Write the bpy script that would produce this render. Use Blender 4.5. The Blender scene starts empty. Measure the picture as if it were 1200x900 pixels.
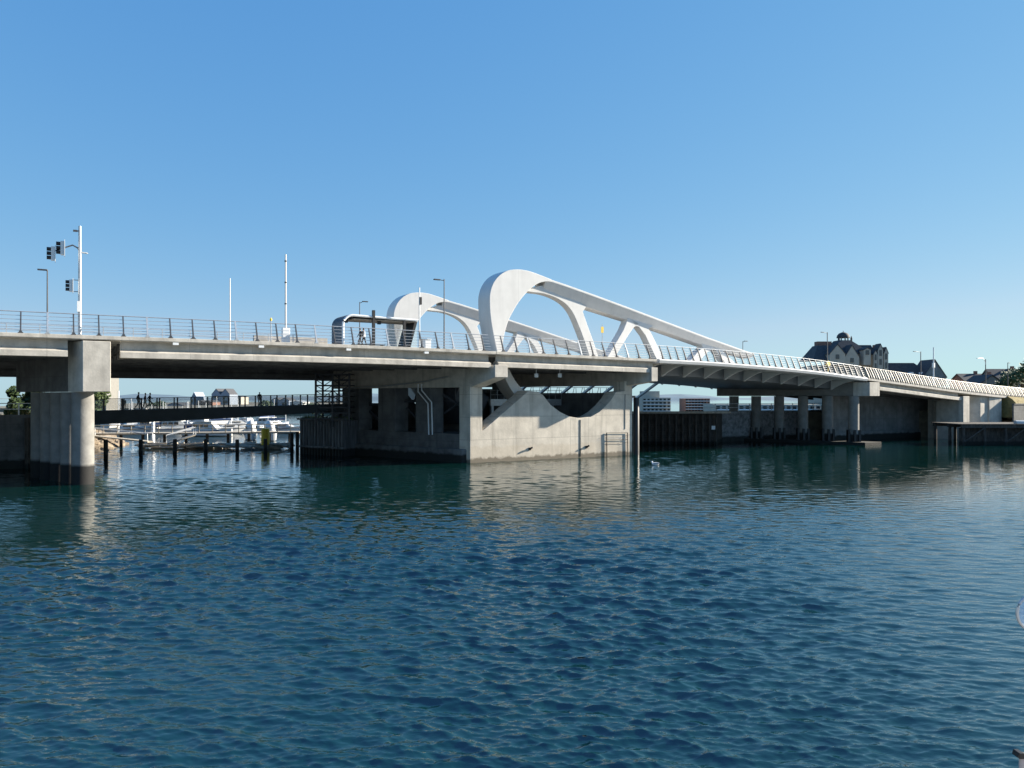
import bpy, bmesh, math, random
import numpy as np
from mathutils import Vector, Matrix
random.seed(7)
R = math.radians
C = bpy.context.scene.collection
SC = bpy.context.scene

# ------------------------------------------------------------------ camera, sky, sun, exposure
CAMZ, YH, F = 7.1, 465.0, 900.0
cam = bpy.data.cameras.new('camera'); camo = bpy.data.objects.new('camera', cam); C.objects.link(camo)
camo.location = (0, 0, CAMZ); camo.rotation_euler = (R(90), 0, 0)
cam.sensor_width = 36; cam.lens = 27; cam.shift_y = 15/1200
cam.clip_start = .1; cam.clip_end = 9000
SC.camera = camo
SUNV = Vector((14.5, 4.8, 5.8)).normalized()          # towards the sun
EL = math.asin(SUNV.z); AZ = math.atan2(SUNV.x, SUNV.y)
wd = bpy.data.worlds.new('World'); SC.world = wd; wd.use_nodes = True
nt = wd.node_tree; nt.nodes.clear()
out = nt.nodes.new('ShaderNodeOutputWorld'); bg = nt.nodes.new('ShaderNodeBackground')
sky = nt.nodes.new('ShaderNodeTexSky'); sky.sky_type = 'NISHITA'; sky.sun_disc = False
sky.sun_elevation = EL; sky.sun_rotation = AZ
sky.air_density = 1.0; sky.dust_density = 0; sky.ozone_density = 6.0; sky.altitude = 0
bg.inputs['Strength'].default_value = .055
sp_ = nt.nodes.new('ShaderNodeSeparateColor'); cb_ = nt.nodes.new('ShaderNodeCombineColor'); nt.links.new(sky.outputs[0], sp_.inputs[0])
for i_, (g_, k_) in enumerate(((.9, 1.10), (.54, 1.70), (.25, 3.15))):      # thinner, more even air than the model's
    pw_ = nt.nodes.new('ShaderNodeMath'); pw_.operation = 'POWER'; pw_.inputs[1].default_value = g_; nt.links.new(sp_.outputs[i_], pw_.inputs[0])
    ml_ = nt.nodes.new('ShaderNodeMath'); ml_.operation = 'MULTIPLY'; ml_.inputs[1].default_value = k_; nt.links.new(pw_.outputs[0], ml_.inputs[0]); outs_ = (outs_ if i_ else [])+[ml_.outputs[0]]
rg_ = nt.nodes.new('ShaderNodeMath'); rg_.operation = 'MULTIPLY'; rg_.inputs[1].default_value = .70; nt.links.new(outs_[1], rg_.inputs[0])
mn_ = nt.nodes.new('ShaderNodeMath'); mn_.operation = 'MINIMUM'; nt.links.new(outs_[0], mn_.inputs[0]); nt.links.new(rg_.outputs[0], mn_.inputs[1])
for o_, i_ in ((mn_.outputs[0], 0), (outs_[1], 1), (outs_[2], 2)): nt.links.new(o_, cb_.inputs[i_])
nt.links.new(cb_.outputs[0], bg.inputs[0]); nt.links.new(bg.outputs[0], out.inputs[0])
sun = bpy.data.lights.new('sun', 'SUN'); suno = bpy.data.objects.new('sun', sun); C.objects.link(suno)
sun.energy = 5.0; sun.angle = R(.5); sun.color = (1, .91, .77)
suno.rotation_euler = SUNV.to_track_quat('Z', 'Y').to_euler()
SC.view_settings.view_transform = 'Standard'; SC.view_settings.look = 'None'
SC.view_settings.exposure = 1.6; SC.view_settings.gamma = 1; SC.view_settings.use_curve_mapping = False

# ------------------------------------------------------------------ bridge coordinates: s along, w across (0 = near edge), z up
TH = R(31.2); U = Vector((math.cos(TH), math.sin(TH), 0)); N = Vector((-U.y, U.x, 0)); O = Vector((-1.8, 80.2, 0))
SK = -.36                                              # piers are skewed: s shift per metre of w
Z = Vector((0, 0, 1))
def P(s, w, z): return O + U*s + N*w + Z*z
def Q(s, w, z, w0=0.): return P(s + SK*(w-w0), w, z)
def at(px, py, w):
    r = (px-600)/F; ox = O.x+N.x*w; oy = O.y+N.y*w
    s = (r*oy-ox)/(U.x-r*U.y); y = oy+U.y*s
    return s, CAMZ-(py-YH)*y/F
def Wp(px, py, Y): return Vector(((px-600)/F*Y, Y, CAMZ-(py-YH)*Y/F))
_zs = [(-110, 11.9), (-80, 11.95), (-43, 11.98), (-16, 12.0), (0, 11.86), (22, 11.6), (34, 11.38), (50, 10.74), (60, 10.07), (74, 9.07), (89, 7.98), (108, 7.0), (135, 6.2), (170, 6.0)]
def zt(s):
    for i in range(len(_zs)-1):
        if _zs[i][0] <= s <= _zs[i+1][0]:
            p0 = _zs[max(i-1, 0)]; p1 = _zs[i]; p2 = _zs[i+1]; p3 = _zs[min(i+2, len(_zs)-1)]
            m1 = (p2[1]-p0[1])/(p2[0]-p0[0]); m2 = (p3[1]-p1[1])/(p3[0]-p1[0]); h = p2[0]-p1[0]; t = (s-p1[0])/h
            return (2*t**3-3*t*t+1)*p1[1]+(t**3-2*t*t+t)*h*m1+(-2*t**3+3*t*t)*p2[1]+(t**3-t*t)*h*m2
    return _zs[-1][1]

# ------------------------------------------------------------------ materials
MATS = {}
def mat(name, col, rough=.7, metal=0., var=.0, scale=1., bump=0., bscale=8., spec=.5, stretch=(1, 1, 1), col2=None, tide=None, joints=None, alpha=None, contrast=(.35, .65), detail=6, stain=.62, jd=.42):
    if name in MATS: return MATS[name]
    m = bpy.data.materials.new(name); m.use_nodes = True; t = m.node_tree; n = t.nodes; L = t.links
    b = n['Principled BSDF']
    b.inputs['Roughness'].default_value = rough; b.inputs['Metallic'].default_value = metal
    b.inputs['Specular IOR Level'].default_value = spec
    geo = n.new('ShaderNodeNewGeometry')
    cur = None
    if var or col2:
        mp = n.new('ShaderNodeMapping'); mp.inputs['Scale'].default_value = stretch
        L.new(geo.outputs['Position'], mp.inputs['Vector'])
        nz = n.new('ShaderNodeTexNoise'); nz.inputs['Scale'].default_value = scale; nz.inputs['Detail'].default_value = detail; nz.inputs['Roughness'].default_value = .62
        L.new(mp.outputs[0], nz.inputs['Vector'])
        rp = n.new('ShaderNodeValToRGB'); rp.color_ramp.elements[0].position = contrast[0]; rp.color_ramp.elements[1].position = contrast[1]
        c2 = col2 if col2 else tuple(c*(1+var) for c in col)
        c1 = col if col2 else tuple(c*(1-var) for c in col)
        rp.color_ramp.elements[0].color = (*c1, 1); rp.color_ramp.elements[1].color = (*c2, 1)
        L.new(nz.outputs[0], rp.inputs[0]); cur = rp.outputs[0]
    else:
        rg = n.new('ShaderNodeRGB'); rg.outputs[0].default_value = (*col, 1); cur = rg.outputs[0]
    def mul(a, fac_socket, dark):
        mx = n.new('ShaderNodeMixRGB'); mx.blend_type = 'MIX'; mx.inputs[2].default_value = (*dark, 1)
        L.new(a, mx.inputs[1]); L.new(fac_socket, mx.inputs[0]); return mx.outputs[0]
    def math_(op, a, v=None):
        q = n.new('ShaderNodeMath'); q.operation = op
        for i, x in enumerate([a, v]):
            if x is None: continue
            if isinstance(x, (int, float)): q.inputs[i].default_value = x
            else: L.new(x, q.inputs[i])
        return q.outputs[0]
    if joints:                                          # formwork joints and rust or drip marks
        sep = n.new('ShaderNodeSeparateXYZ'); L.new(geo.outputs['Position'], sep.inputs[0])
        d = n.new('ShaderNodeVectorMath'); d.operation = 'DOT_PRODUCT'; d.inputs[1].default_value = U
        L.new(geo.outputs['Position'], d.inputs[0])
        for src, per in ((sep.outputs[2], joints[1]), (d.outputs['Value'], joints[0])):
            a = math_('PINGPONG', src, per/2); f = math_('LESS_THAN', a, .025); f = math_('MULTIPLY', f, jd)
            cur = mul(cur, f, tuple(c*.45 for c in col))
        mp = n.new('ShaderNodeMapping'); mp.inputs['Scale'].default_value = (1.3, 1.3, .12); L.new(geo.outputs['Position'], mp.inputs[0])
        nz = n.new('ShaderNodeTexNoise'); nz.inputs['Scale'].default_value = 1.1; nz.inputs['Detail'].default_value = 5; L.new(mp.outputs[0], nz.inputs[0])
        mr = n.new('ShaderNodeMapRange'); mr.inputs[1].default_value = .52; mr.inputs[2].default_value = .75; mr.inputs[4].default_value = stain; L.new(nz.outputs[0], mr.inputs[0])
        cur = mul(cur, mr.outputs[0], tuple(c*.5 for c in col))
    if tide:                                            # (height, softness, colour)
        sep = n.new('ShaderNodeSeparateXYZ'); L.new(geo.outputs['Position'], sep.inputs[0])
        nz = n.new('ShaderNodeTexNoise'); nz.inputs['Scale'].default_value = 1.6; nz.inputs['Detail'].default_value = 5; L.new(geo.outputs['Position'], nz.inputs[0])
        for h, soft, dark, amt in tide:
            q = math_('MULTIPLY_ADD', nz.outputs[0], soft); q.node.inputs[2].default_value = h-soft*.5
            d = math_('SUBTRACT', q, sep.outputs[2])
            mr = n.new('ShaderNodeMapRange'); mr.inputs[1].default_value = -.12; mr.inputs[2].default_value = .12; mr.inputs[4].default_value = amt; L.new(d, mr.inputs[0])
            cur = mul(cur, mr.outputs[0], dark)
    L.new(cur, b.inputs['Base Color'])
    if bump:
        bz = n.new('ShaderNodeTexNoise'); bz.inputs['Scale'].default_value = bscale; bz.inputs['Detail'].default_value = 5
        mp = n.new('ShaderNodeMapping'); mp.inputs['Scale'].default_value = stretch; L.new(geo.outputs['Position'], mp.inputs[0]); L.new(mp.outputs[0], bz.inputs[0])
        bp = n.new('ShaderNodeBump'); bp.inputs['Strength'].default_value = bump; bp.inputs['Distance'].default_value = .05
        L.new(bz.outputs[0], bp.inputs['Height']); L.new(bp.outputs[0], b.inputs['Normal'])
    if alpha is not None: b.inputs['Alpha'].default_value = alpha
    MATS[name] = m; return m

ALGAE = (.008, .009, .007)
M_conc = mat('concrete', (.51, .465, .395), .85, var=.14, scale=.7, bump=.25, bscale=6, joints=(2.6, 2.45), jd=.62, stain=.75, tide=[(.45, .8, ALGAE, .95), (1.7, .9, (.40, .33, .24), .35)])
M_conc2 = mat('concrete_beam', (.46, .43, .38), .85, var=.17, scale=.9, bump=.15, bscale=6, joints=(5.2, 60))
M_concd = mat('concrete_shade_stain', (.11, .112, .112), .9, var=.3, scale=.6, bump=.4, bscale=4, joints=(3.1, 2.2), tide=[(.9, .6, ALGAE, .95)])  # darkened to stand in for deep shade; also serves stains and footings
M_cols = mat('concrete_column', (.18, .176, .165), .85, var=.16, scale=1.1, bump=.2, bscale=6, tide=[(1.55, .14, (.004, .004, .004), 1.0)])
M_white = mat('white_paint', (.62, .615, .60), .42, var=.05, scale=.6, joints=(4.6, 60), stain=.16, jd=.22)
M_steel = mat('galvanised_steel', (.46, .48, .50), .42, .55, var=.1, scale=3)
M_dsteel = mat('dark_steel', (.045, .05, .06), .55, .1, var=.2, scale=3)
M_black = mat('black_paint', (.012, .012, .013), .5)
M_white2 = mat('white_coat', (.72, .74, .75), .4)
M_asph = mat('asphalt', (.05, .05, .052), .9, var=.2, scale=5)
M_wood = mat('weathered_timber', (.055, .047, .04), .9, var=.5, scale=2.5, bump=.6, bscale=7, stretch=(1.5, 1.5, .5), tide=[(.5, .5, ALGAE, .9)])
M_woodl = mat('grey_timber', (.36, .32, .26), .9, var=.3, scale=2.5, bump=.4, bscale=8, stretch=(1, 1, .6))
M_stone = mat('old_stone', (.20, .205, .21), .95, var=.45, scale=1.6, bump=1.0, bscale=2.4, tide=[(.8, .6, ALGAE, .9)])
M_sheet = mat('sheet_pile', (.13, .135, .14), .8, var=.5, scale=1.4, bump=.3, bscale=5, stretch=(2, 2, .2), tide=[(.9, .5, ALGAE, .9)])
M_rock = mat('riprap_rock', (.25, .20, .145), .95, var=.35, scale=1.2, bump=.8, bscale=4)
M_grass = mat('dry_grass', (.19, .15, .06), .95, col2=(.30, .24, .10), scale=2, bump=.8, bscale=12)
M_glass = mat('clear_glass', (.55, .68, .72), .06, spec=.8, alpha=.35)
M_dglass = mat('window_glass', (.02, .025, .03), .08, spec=.8)
M_roof = mat('slate_roof', (.045, .048, .055), .8, var=.3, scale=2)
M_brick = mat('brown_brick', (.22, .12, .09), .9, var=.2, scale=2)
M_cream = mat('cream_render', (.42, .39, .33), .85, var=.08, scale=.7)
M_green = mat('foliage', (.030, .060, .015), .7, col2=(.095, .13, .035), scale=1.3)
M_green2 = mat('foliage_dark', (.015, .035, .012), .7, col2=(.05, .085, .025), scale=1.3)
M_bark = mat('bark', (.08, .06, .045), .95, var=.3, scale=6)
M_yellow = mat('yellow_paint', (.75, .50, .03), .5)
M_hull = mat('boat_gelcoat', (.50, .50, .49), .25)
M_skin = mat('skin', (.45, .28, .20), .6)
M_hair = mat('hair', (.03, .02, .015), .6)
M_blue = mat('navy_cloth', (.02, .03, .06), .85); M_purp = mat('maroon_cloth', (.10, .03, .06), .85)
M_blk = mat('black_cloth', (.015, .015, .018), .85); M_wcl = mat('white_cloth', (.75, .75, .76), .85)
M_hill = mat('far_hills', (.10, .16, .21), 1, var=.15, scale=.01)
M_grav = mat('ground_earth', (.14, .13, .10), .95, var=.3, scale=.8)
M_cor = mat('corrugated_metal', (.15, .175, .21), .45, .3, var=.1, scale=2)

# ------------------------------------------------------------------ mesh builder
class MB:
    def __init__(s): s.v = []; s.f = []
    def add(s, vs, fs):
        k = len(s.v); s.v += [Vector(v) for v in vs]; s.f += [tuple(i+k for i in f) for f in fs]; return s
    def hexa(s, a):     # 4 bottom (ccw) + 4 top
        return s.add(a, [(0, 3, 2, 1), (4, 5, 6, 7), (0, 1, 5, 4), (1, 2, 6, 5), (2, 3, 7, 6), (3, 0, 4, 7)])
    def sbox(s, s0, s1, w0, w1, z0, z1, fn=P):
        return s.hexa([fn(s0, w0, z0), fn(s1, w0, z0), fn(s1, w1, z0), fn(s0, w1, z0), fn(s0, w0, z1), fn(s1, w0, z1), fn(s1, w1, z1), fn(s0, w1, z1)])
    def box(s, c, size, ex=(1, 0, 0), ey=(0, 1, 0), ez=(0, 0, 1)):
        c = Vector(c); a = Vector(ex)*size[0]/2; b = Vector(ey)*size[1]/2; d = Vector(ez)*size[2]/2
        return s.hexa([c-a-b-d, c+a-b-d, c+a+b-d, c-a+b-d, c-a-b+d, c+a-b+d, c+a+b+d, c-a+b+d])
    def prism(s, poly, fn0, fn1):   # poly of 2-tuples, fn maps (a,b)->Vector
        n = len(poly); a = [fn0(*p) for p in poly]+[fn1(*p) for p in poly]
        return s.add(a, [tuple(range(n))[::-1], tuple(range(n, 2*n))]+[(i, (i+1) % n, n+(i+1) % n, n+i) for i in range(n)])
    def loft(s, secs, caps=True):
        n = len(secs[0]); vs = [p for q in secs for p in q]; fs = []
        for j in range(len(secs)-1):
            for i in range(n): fs.append((j*n+i, j*n+(i+1) % n, (j+1)*n+(i+1) % n, (j+1)*n+i))
        if caps: fs += [tuple(range(n))[::-1], tuple(range((len(secs)-1)*n, len(secs)*n))]
        return s.add(vs, fs)
    def tube(s, pts, r, n=8, r2=None):
        pts = [Vector(p) for p in pts]; secs = []
        for i, p in enumerate(pts):
            d = (pts[min(i+1, len(pts)-1)]-pts[max(i-1, 0)]).normalized()
            a = d.cross(Vector((0, 0, 1)) if abs(d.z) < .9 else Vector((1, 0, 0))).normalized(); b = d.cross(a)
            rr = r if r2 is None else r+(r2-r)*i/(len(pts)-1)
            secs.append([p+(a*math.cos(2*math.pi*k/n)+b*math.sin(2*math.pi*k/n))*rr for k in range(n)])
        return s.loft(secs)
    def lathe(s, c, prof, n=16):
        c = Vector(c)
        return s.loft([[c+Vector((r*math.cos(2*math.pi*k/n), r*math.sin(2*math.pi*k/n), z)) for k in range(n)] for r, z in prof])
    def icos(s, c, rad, jit=.25, sc=(1, 1, 1), sub=2, rng=random):
        bm = bmesh.new(); bmesh.ops.create_icosphere(bm, subdivisions=sub, radius=1)
        vs = []
        for v in bm.verts:
            k = 1+rng.uniform(-jit, jit)
            vs.append(Vector(c)+Vector((v.co.x*sc[0], v.co.y*sc[1], v.co.z*sc[2]))*rad*k)
        fs = [tuple(v.index for v in f.verts) for f in bm.faces]; bm.free(); return s.add(vs, fs)
    def mesh(s, name, m, org, smooth=False):
        me = bpy.data.meshes.new(name); me.from_pydata([v-org for v in s.v], [], s.f)
        bm = bmesh.new(); bm.from_mesh(me); bmesh.ops.recalc_face_normals(bm, faces=bm.faces)
        if smooth:
            for f in bm.faces: f.smooth = True
            for e in bm.edges:
                if len(e.link_faces) == 2 and e.calc_face_angle(0) > R(40): e.smooth = False
        bm.to_mesh(me); bm.free()
        for q in (m if isinstance(m, (list, tuple)) else [m]): me.materials.append(q)
        return me
ORG = {}
def thing(name, label, cat, loc, group=None):
    o = bpy.data.objects.new(name, None); C.objects.link(o); o.location = loc; o.empty_display_size = .3
    o['label'] = label; o['category'] = cat
    if group: o['group'] = group
    ORG[o.name] = Vector(loc); return o
def part(name, mb, m, parent, smooth=False, bevel=0, label=None, kind=None):
    org = ORG[parent.name]
    o = bpy.data.objects.new(name, mb.mesh(name, m, org, smooth)); C.objects.link(o); o.parent = parent; ORG[o.name] = org
    if bevel: bv(o, bevel)
    if label: o['label'] = label
    if kind: o['kind'] = kind
    return o
def solo(name, mb, m, label, cat, loc, group=None, smooth=False, kind=None, bevel=0):
    loc = Vector(loc)
    o = bpy.data.objects.new(name, mb.mesh(name, m, loc, smooth)); C.objects.link(o); o.location = loc; ORG[o.name] = loc
    if kind: o['kind'] = kind
    else:
        o['label'] = label; o['category'] = cat
        if group: o['group'] = group
    if bevel: bv(o, bevel)
    return o
def bv(o, w):
    b = o.modifiers.new('bevel', 'BEVEL'); b.width = w; b.segments = 1; b.limit_method = 'ANGLE'; b.angle_limit = R(40)
def inst(name, me, parent, loc_world, rotz=0):     # a child that shares mesh data
    o = bpy.data.objects.new(name, me); C.objects.link(o); o.parent = parent; o.location = Vector(loc_world)-ORG[parent.name]; o.rotation_euler = (0, 0, rotz)
    ORG[o.name] = Vector(loc_world); return o
def copy_thing(root, loc, rotz=0, label=None, scale=None):
    r = root.copy(); C.objects.link(r); r.location = loc; r.rotation_euler = (0, 0, rotz)
    if scale: r.scale = scale
    if label: r['label'] = label
    for ch in list(root.children):
        c = ch.copy(); C.objects.link(c); c.parent = r
        for g in ch.children:
            d = g.copy(); C.objects.link(d); d.parent = c
    return r

# ------------------------------------------------------------------ WATER
def water():
    ys = [8.0]
    while ys[-1] < 2600: ys.append(ys[-1]+max(.038, ys[-1]*.0027 if ys[-1] < 160 else ys[-1]*.03))
    ys = np.array(ys); nx = 1080
    tx = np.linspace(-1, 1, nx); tx = .86*tx+.14*tx**5*1.0
    tx = tx*1.05
    half = ys*.82+8
    X = tx[None, :]*half[:, None]; Y = np.repeat(ys[:, None], nx, 1)
    X = X.astype(np.float32); Y = Y.astype(np.float32)
    cell = np.maximum(np.gradient(ys)[:, None], (half*2/nx)[:, None])
    rng = np.random.RandomState(4); H = np.zeros_like(X); DX = np.zeros_like(X); DY = np.zeros_like(X)
    # patches of calmer and livelier water
    pat = np.zeros_like(X)
    for i in range(9):
        l = rng.uniform(14, 60); a = rng.uniform(0, 6.28); ph = rng.uniform(0, 6.28)
        pat += np.sin(2*np.pi*(X*math.cos(a)*.7+Y*math.sin(a))/l+ph)
    pat = np.clip(.80+.17*pat, .34, 1.45)
    u_ = np.clip((Y-15)/42, 0, 1); pat = pat*(1.05-.60*u_*u_*(3-2*u_))*(1-.66*np.clip((X/np.maximum(Y, 1)-.08)*2.0, 0, 1)*np.clip((Y-18)/14, 0, 1))
    n = 230
    for i in range(n):
        lam = .11*(1.6/.11)**(((i+rng.rand())/n)**1.05)
        a = R(80)+rng.normal(0, R(25)); k = 2*np.pi/lam; ph = rng.uniform(0, 6.28)
        amp = .0052*lam**.62*rng.uniform(.5, 1.35)
        fade = np.clip((lam/cell-2.0)/2.5, 0, 1); wx, wy, wp = rng.uniform(.05, .22), rng.uniform(-.12, .12), rng.uniform(0, 6.28)
        m_ = int(np.count_nonzero(fade.max(1) > 0))            # rows near enough to carry this wavelength
        if m_ < 2: continue
        x_, y_ = X[:m_], Y[:m_]; fa = (fade[:m_]*pat[:m_]*amp).astype(np.float32)
        # slow phase wander breaks up the long straight crests
        wob = .9*np.sin(x_*(wx/lam**.4)+y_*wy+wp)
        th = k*(x_*math.cos(a)+y_*math.sin(a))+ph+wob; sn, cs = np.sin(th), np.cos(th)
        H[:m_] += fa*sn; DX[:m_] += fa*cs*(math.cos(a)*.95); DY[:m_] += fa*cs*(math.sin(a)*.95)
    V = np.stack([X+DX, Y+DY, H], -1).reshape(-1, 3).astype(np.float32)
    ny = len(ys); idx = np.arange(ny*nx).reshape(ny, nx)
    q = np.stack([idx[:-1, :-1], idx[:-1, 1:], idx[1:, 1:], idx[1:, :-1]], -1).reshape(-1, 4)
    me = bpy.data.meshes.new('water'); me.vertices.add(len(V)); me.vertices.foreach_set('co', V.ravel())
    me.loops.add(q.size); me.loops.foreach_set('vertex_index', q.ravel().astype(np.int32))
    me.polygons.add(len(q)); me.polygons.foreach_set('loop_start', np.arange(0, q.size, 4, dtype=np.int32)); me.polygons.foreach_set('loop_total', np.full(len(q), 4, np.int32))
    me.polygons.foreach_set('use_smooth', np.ones(len(q), bool)); me.update(); me.validate()
    m = bpy.data.materials.new('water'); m.use_nodes = True; t = m.node_tree; nn = t.nodes; L = t.links; b = nn['Principled BSDF']
    b.inputs['Base Color'].default_value = (.0015, .020, .0185, 1); b.inputs['Roughness'].default_value = .03; b.inputs['IOR'].default_value = 2.0
    b.inputs['Specular IOR Level'].default_value = .5
    geo = nn.new('ShaderNodeNewGeometry')
    ln = nn.new('ShaderNodeVectorMath'); ln.operation = 'LENGTH'; L.new(geo.outputs['Position'], ln.inputs[0])
    lee = nn.new('ShaderNodeMapRange'); lee.inputs[1].default_value = 16; lee.inputs[2].default_value = 75; lee.inputs[3].default_value = 1; lee.inputs[4].default_value = .22; L.new(ln.outputs['Value'], lee.inputs[0])   # open water is choppier than the lee of the bridge
    prev = None
    for sc, st, dist, rot in ((3.2, .16, .12, .2), (9.0, .20, .045, -.25)):
        mp = nn.new('ShaderNodeMapping'); mp.inputs['Scale'].default_value = (.55, 1.25, 1); mp.inputs['Rotation'].default_value = (0, 0, rot)
        L.new(geo.outputs['Position'], mp.inputs[0])
        nz = nn.new('ShaderNodeTexNoise'); nz.inputs['Scale'].default_value = sc; nz.inputs['Detail'].default_value = 3; nz.inputs['Distortion'].default_value = .4
        L.new(mp.outputs[0], nz.inputs[0])
        bp = nn.new('ShaderNodeBump'); ms = nn.new('ShaderNodeMath'); ms.operation = 'MULTIPLY'; ms.inputs[1].default_value = st; L.new(lee.outputs[0], ms.inputs[0]); L.new(ms.outputs[0], bp.inputs['Strength']); bp.inputs['Distance'].default_value = dist
        L.new(nz.outputs[0], bp.inputs['Height'])
        if prev: L.new(prev, bp.inputs['Normal'])
        prev = bp.outputs[0]
    L.new(prev, b.inputs['Normal'])
    me.materials.append(m)
    o = bpy.data.objects.new('water', me); C.objects.link(o); o['kind'] = 'structure'
water()
mb = MB(); mb.add([(-6000, -3000, -6), (6000, -3000, -6), (6000, 6000, -6), (-6000, 6000, -6)], [(0, 1, 2, 3)])
solo('seabed', mb, M_grav, None, None, (0, 0, -6), kind='structure')

# ------------------------------------------------------------------ RAILING
def post_mesh(kind):
    """local x along the bridge, y across (inwards), base at 0; the post leans inwards"""
    b = MB(); h, lean = 1.72, .82
    pw = .055 if kind == 'plate' else .05
    path = [(0, .10, 0), (0, .18, .25), (0, .44, .90), (0, .70, 1.45), (0, lean, h)]
    dep = [.20, .19, .15, .11, .07]
    secs = []
    for (x, y, z), d in zip(path, dep):
        secs.append([Vector((-pw, y-d/2, z)), Vector((pw, y-d/2, z)), Vector((pw, y+d/2, z)), Vector((-pw, y+d/2, z))])
    b.loft(secs)
    b.box((0, .16, .035), (.34, .36, .07)); b.box((0, .14, .12), (.2, .22, .10))
    b.box((0, lean+.06, h-.02), (.05, .22, .04))
    return b
PM_plate = post_mesh('plate').mesh('post', M_steel, Vector())
PM_dark = post_mesh('thin').mesh('post', M_dsteel, Vector())
M_rail = mat('sandy_steel', (.20, .19, .165), .5, .2)
PM_light = post_mesh('thin').mesh('post', M_rail, Vector())
def railing(parent, s0, s1, step, meshes, nr=5, zoff=0, rail_m=M_steel, slats=False):
    b = MB(); heights = [.22, .48, .78, 1.08, 1.40, 1.72] if not slats else [.30, .95, 1.70]
    n = max(2, int((s1-s0)/2.5))
    for hgt in heights:
        t = hgt/1.72; y = .10+.72*(t**1.05)+.07
        r = .042 if hgt == heights[-1] else (.022 if not slats else .024)
        b.tube([P(s0+(s1-s0)*i/n, y, zt(s0+(s1-s0)*i/n)+zoff+hgt) for i in range(n+1)], r, 6)
    ra = part('railing', b, rail_m, parent)
    k = int(round((s1-s0)/step))
    for i in range(k):
        s = s0+(i+.5)*(s1-s0)/k
        inst('post', meshes[i % len(meshes)], ra, P(s, 0.02, zt(s)+zoff), TH)
    return ra

# ------------------------------------------------------------------ GIRDER DECKS
def deck_sections(s0, s1, secfn, step=2.0):
    n = max(1, int(math.ceil((s1-s0)/step))); return [secfn(s0+(s1-s0)*i/n) for i in range(n+1)]
WB = 31.0
def slab(s0, s1):
    def sec(s):
        t = zt(s); return [P(s, 0, t), P(s, 0, t-.30), P(s, .06, t-.34), P(s, .55, t-.38), P(s, WB-.55, t-.38), P(s, WB, t-.3), P(s, WB, t)]
    return MB().loft(deck_sections(s0, s1, sec))
def girder(s0, s1, w, dep=1.72, mb=None, fl=.30):
    def sec(s):
        t = zt(s)-.36; q = zt(s)-dep
        return [P(s, w-.10, t), P(s, w-.10, q+.66), P(s, w-fl, q+.44), P(s, w-fl, q), P(s, w+fl, q), P(s, w+fl, q+.44), P(s, w+.10, q+.66), P(s, w+.10, t)]
    return (mb or MB()).loft(deck_sections(s0, s1, sec, 4))
def road(s0, s1): return MB().loft(deck_sections(s0, s1, lambda s: [P(s, 6.5, zt(s)+.005), P(s, 6.5, zt(s)+.05), P(s, WB-6.5, zt(s)+.05), P(s, WB-6.5, zt(s)+.005)]))

# --- left approach
LA = thing('approach_bridge', 'left concrete approach of the bridge, its nearest part, on a row of round columns', 'bridge', P(-37, 0, 0))
part('deck_slab', slab(-95, .15), M_conc2, LA, bevel=.02)
part('roadway', road(-95, .15), M_asph, LA)
for a, b_ in ((-95, -38.6), (-34.9, -.35)):
    for i, w in enumerate([.82, 4, 7.6, 11.2, 14.8, 18.4, 22, 25.6, 29.2]):
        part('girder', girder(a, b_, w, 1.72 if i < 7 else 2.6, fl=.66 if i == 0 else .3), M_conc2 if i == 0 else M_concd, LA)  # inner girders are darker: shade under the deck put into the colour
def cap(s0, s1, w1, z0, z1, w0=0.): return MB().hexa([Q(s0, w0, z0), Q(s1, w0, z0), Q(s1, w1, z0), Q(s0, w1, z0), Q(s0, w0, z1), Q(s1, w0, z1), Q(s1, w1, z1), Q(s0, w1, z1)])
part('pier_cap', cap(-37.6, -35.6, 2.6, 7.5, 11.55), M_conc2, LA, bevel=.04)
part('cap_beam', cap(-37.55, -35.65, 13.5, 7.53, 11.5, 2.62), M_concd, LA, bevel=.04)  # starts at a concrete joint; its darker tone stands in for side shade
for k in range(5):
    w = 2.2+2.02*k; c = Q(-36.65, w, 0); c = P(-37.5-.36*(w-2.2), w, 0)
    part('column', MB().lathe(c, [(1.0, -2.5), (1.0, -.2), (.84, .1), (.83, 7.49)], 28), M_cols, LA, smooth=True)
def pipe(s0, s1, w, z0, r, n=8, drop=0): return MB().tube([P(s0+(s1-s0)*i/6, w, z0+drop*i/6) for i in range(7)], r, n)
part('service_pipe', pipe(-90, -4, 27.5, 9.72, .13), M_steel, LA, smooth=True)
part('service_duct', MB().sbox(-90, -4, 29.6, 30.2, 9.25, 9.62), M_dsteel, LA)
for s in (-31, -24, -16, -8): part('drain_outlet', MB().sbox(s, s+.45, .02, .3, zt(s)-.56, zt(s)-.36), M_white2, LA)
ra = railing(LA, -62, -.3, 1.75, [PM_plate, PM_dark, PM_dark, PM_dark])
def inner_rail(parent, s0, s1, w=4.4):
    b = MB(); n = int((s1-s0)/3)
    for h in (.62, 1.0): b.tube([P(s0+(s1-s0)*i/n, w, zt(s0+(s1-s0)*i/n)+h) for i in range(n+1)], .028, 6)
    o = part('traffic_rail', b, M_steel, parent)
    pm = MB().box((0, 0, .52), (.06, .09, 1.04)).box((0, 0, .03), (.2, .2, .06)).mesh('rail_post', M_steel, Vector())
    for i in range(int((s1-s0)/2.3)): s = s0+.8+2.3*i; inst('rail_post', pm, o, P(s, w, zt(s)), TH)
inner_rail(LA, -62, -18)

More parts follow.
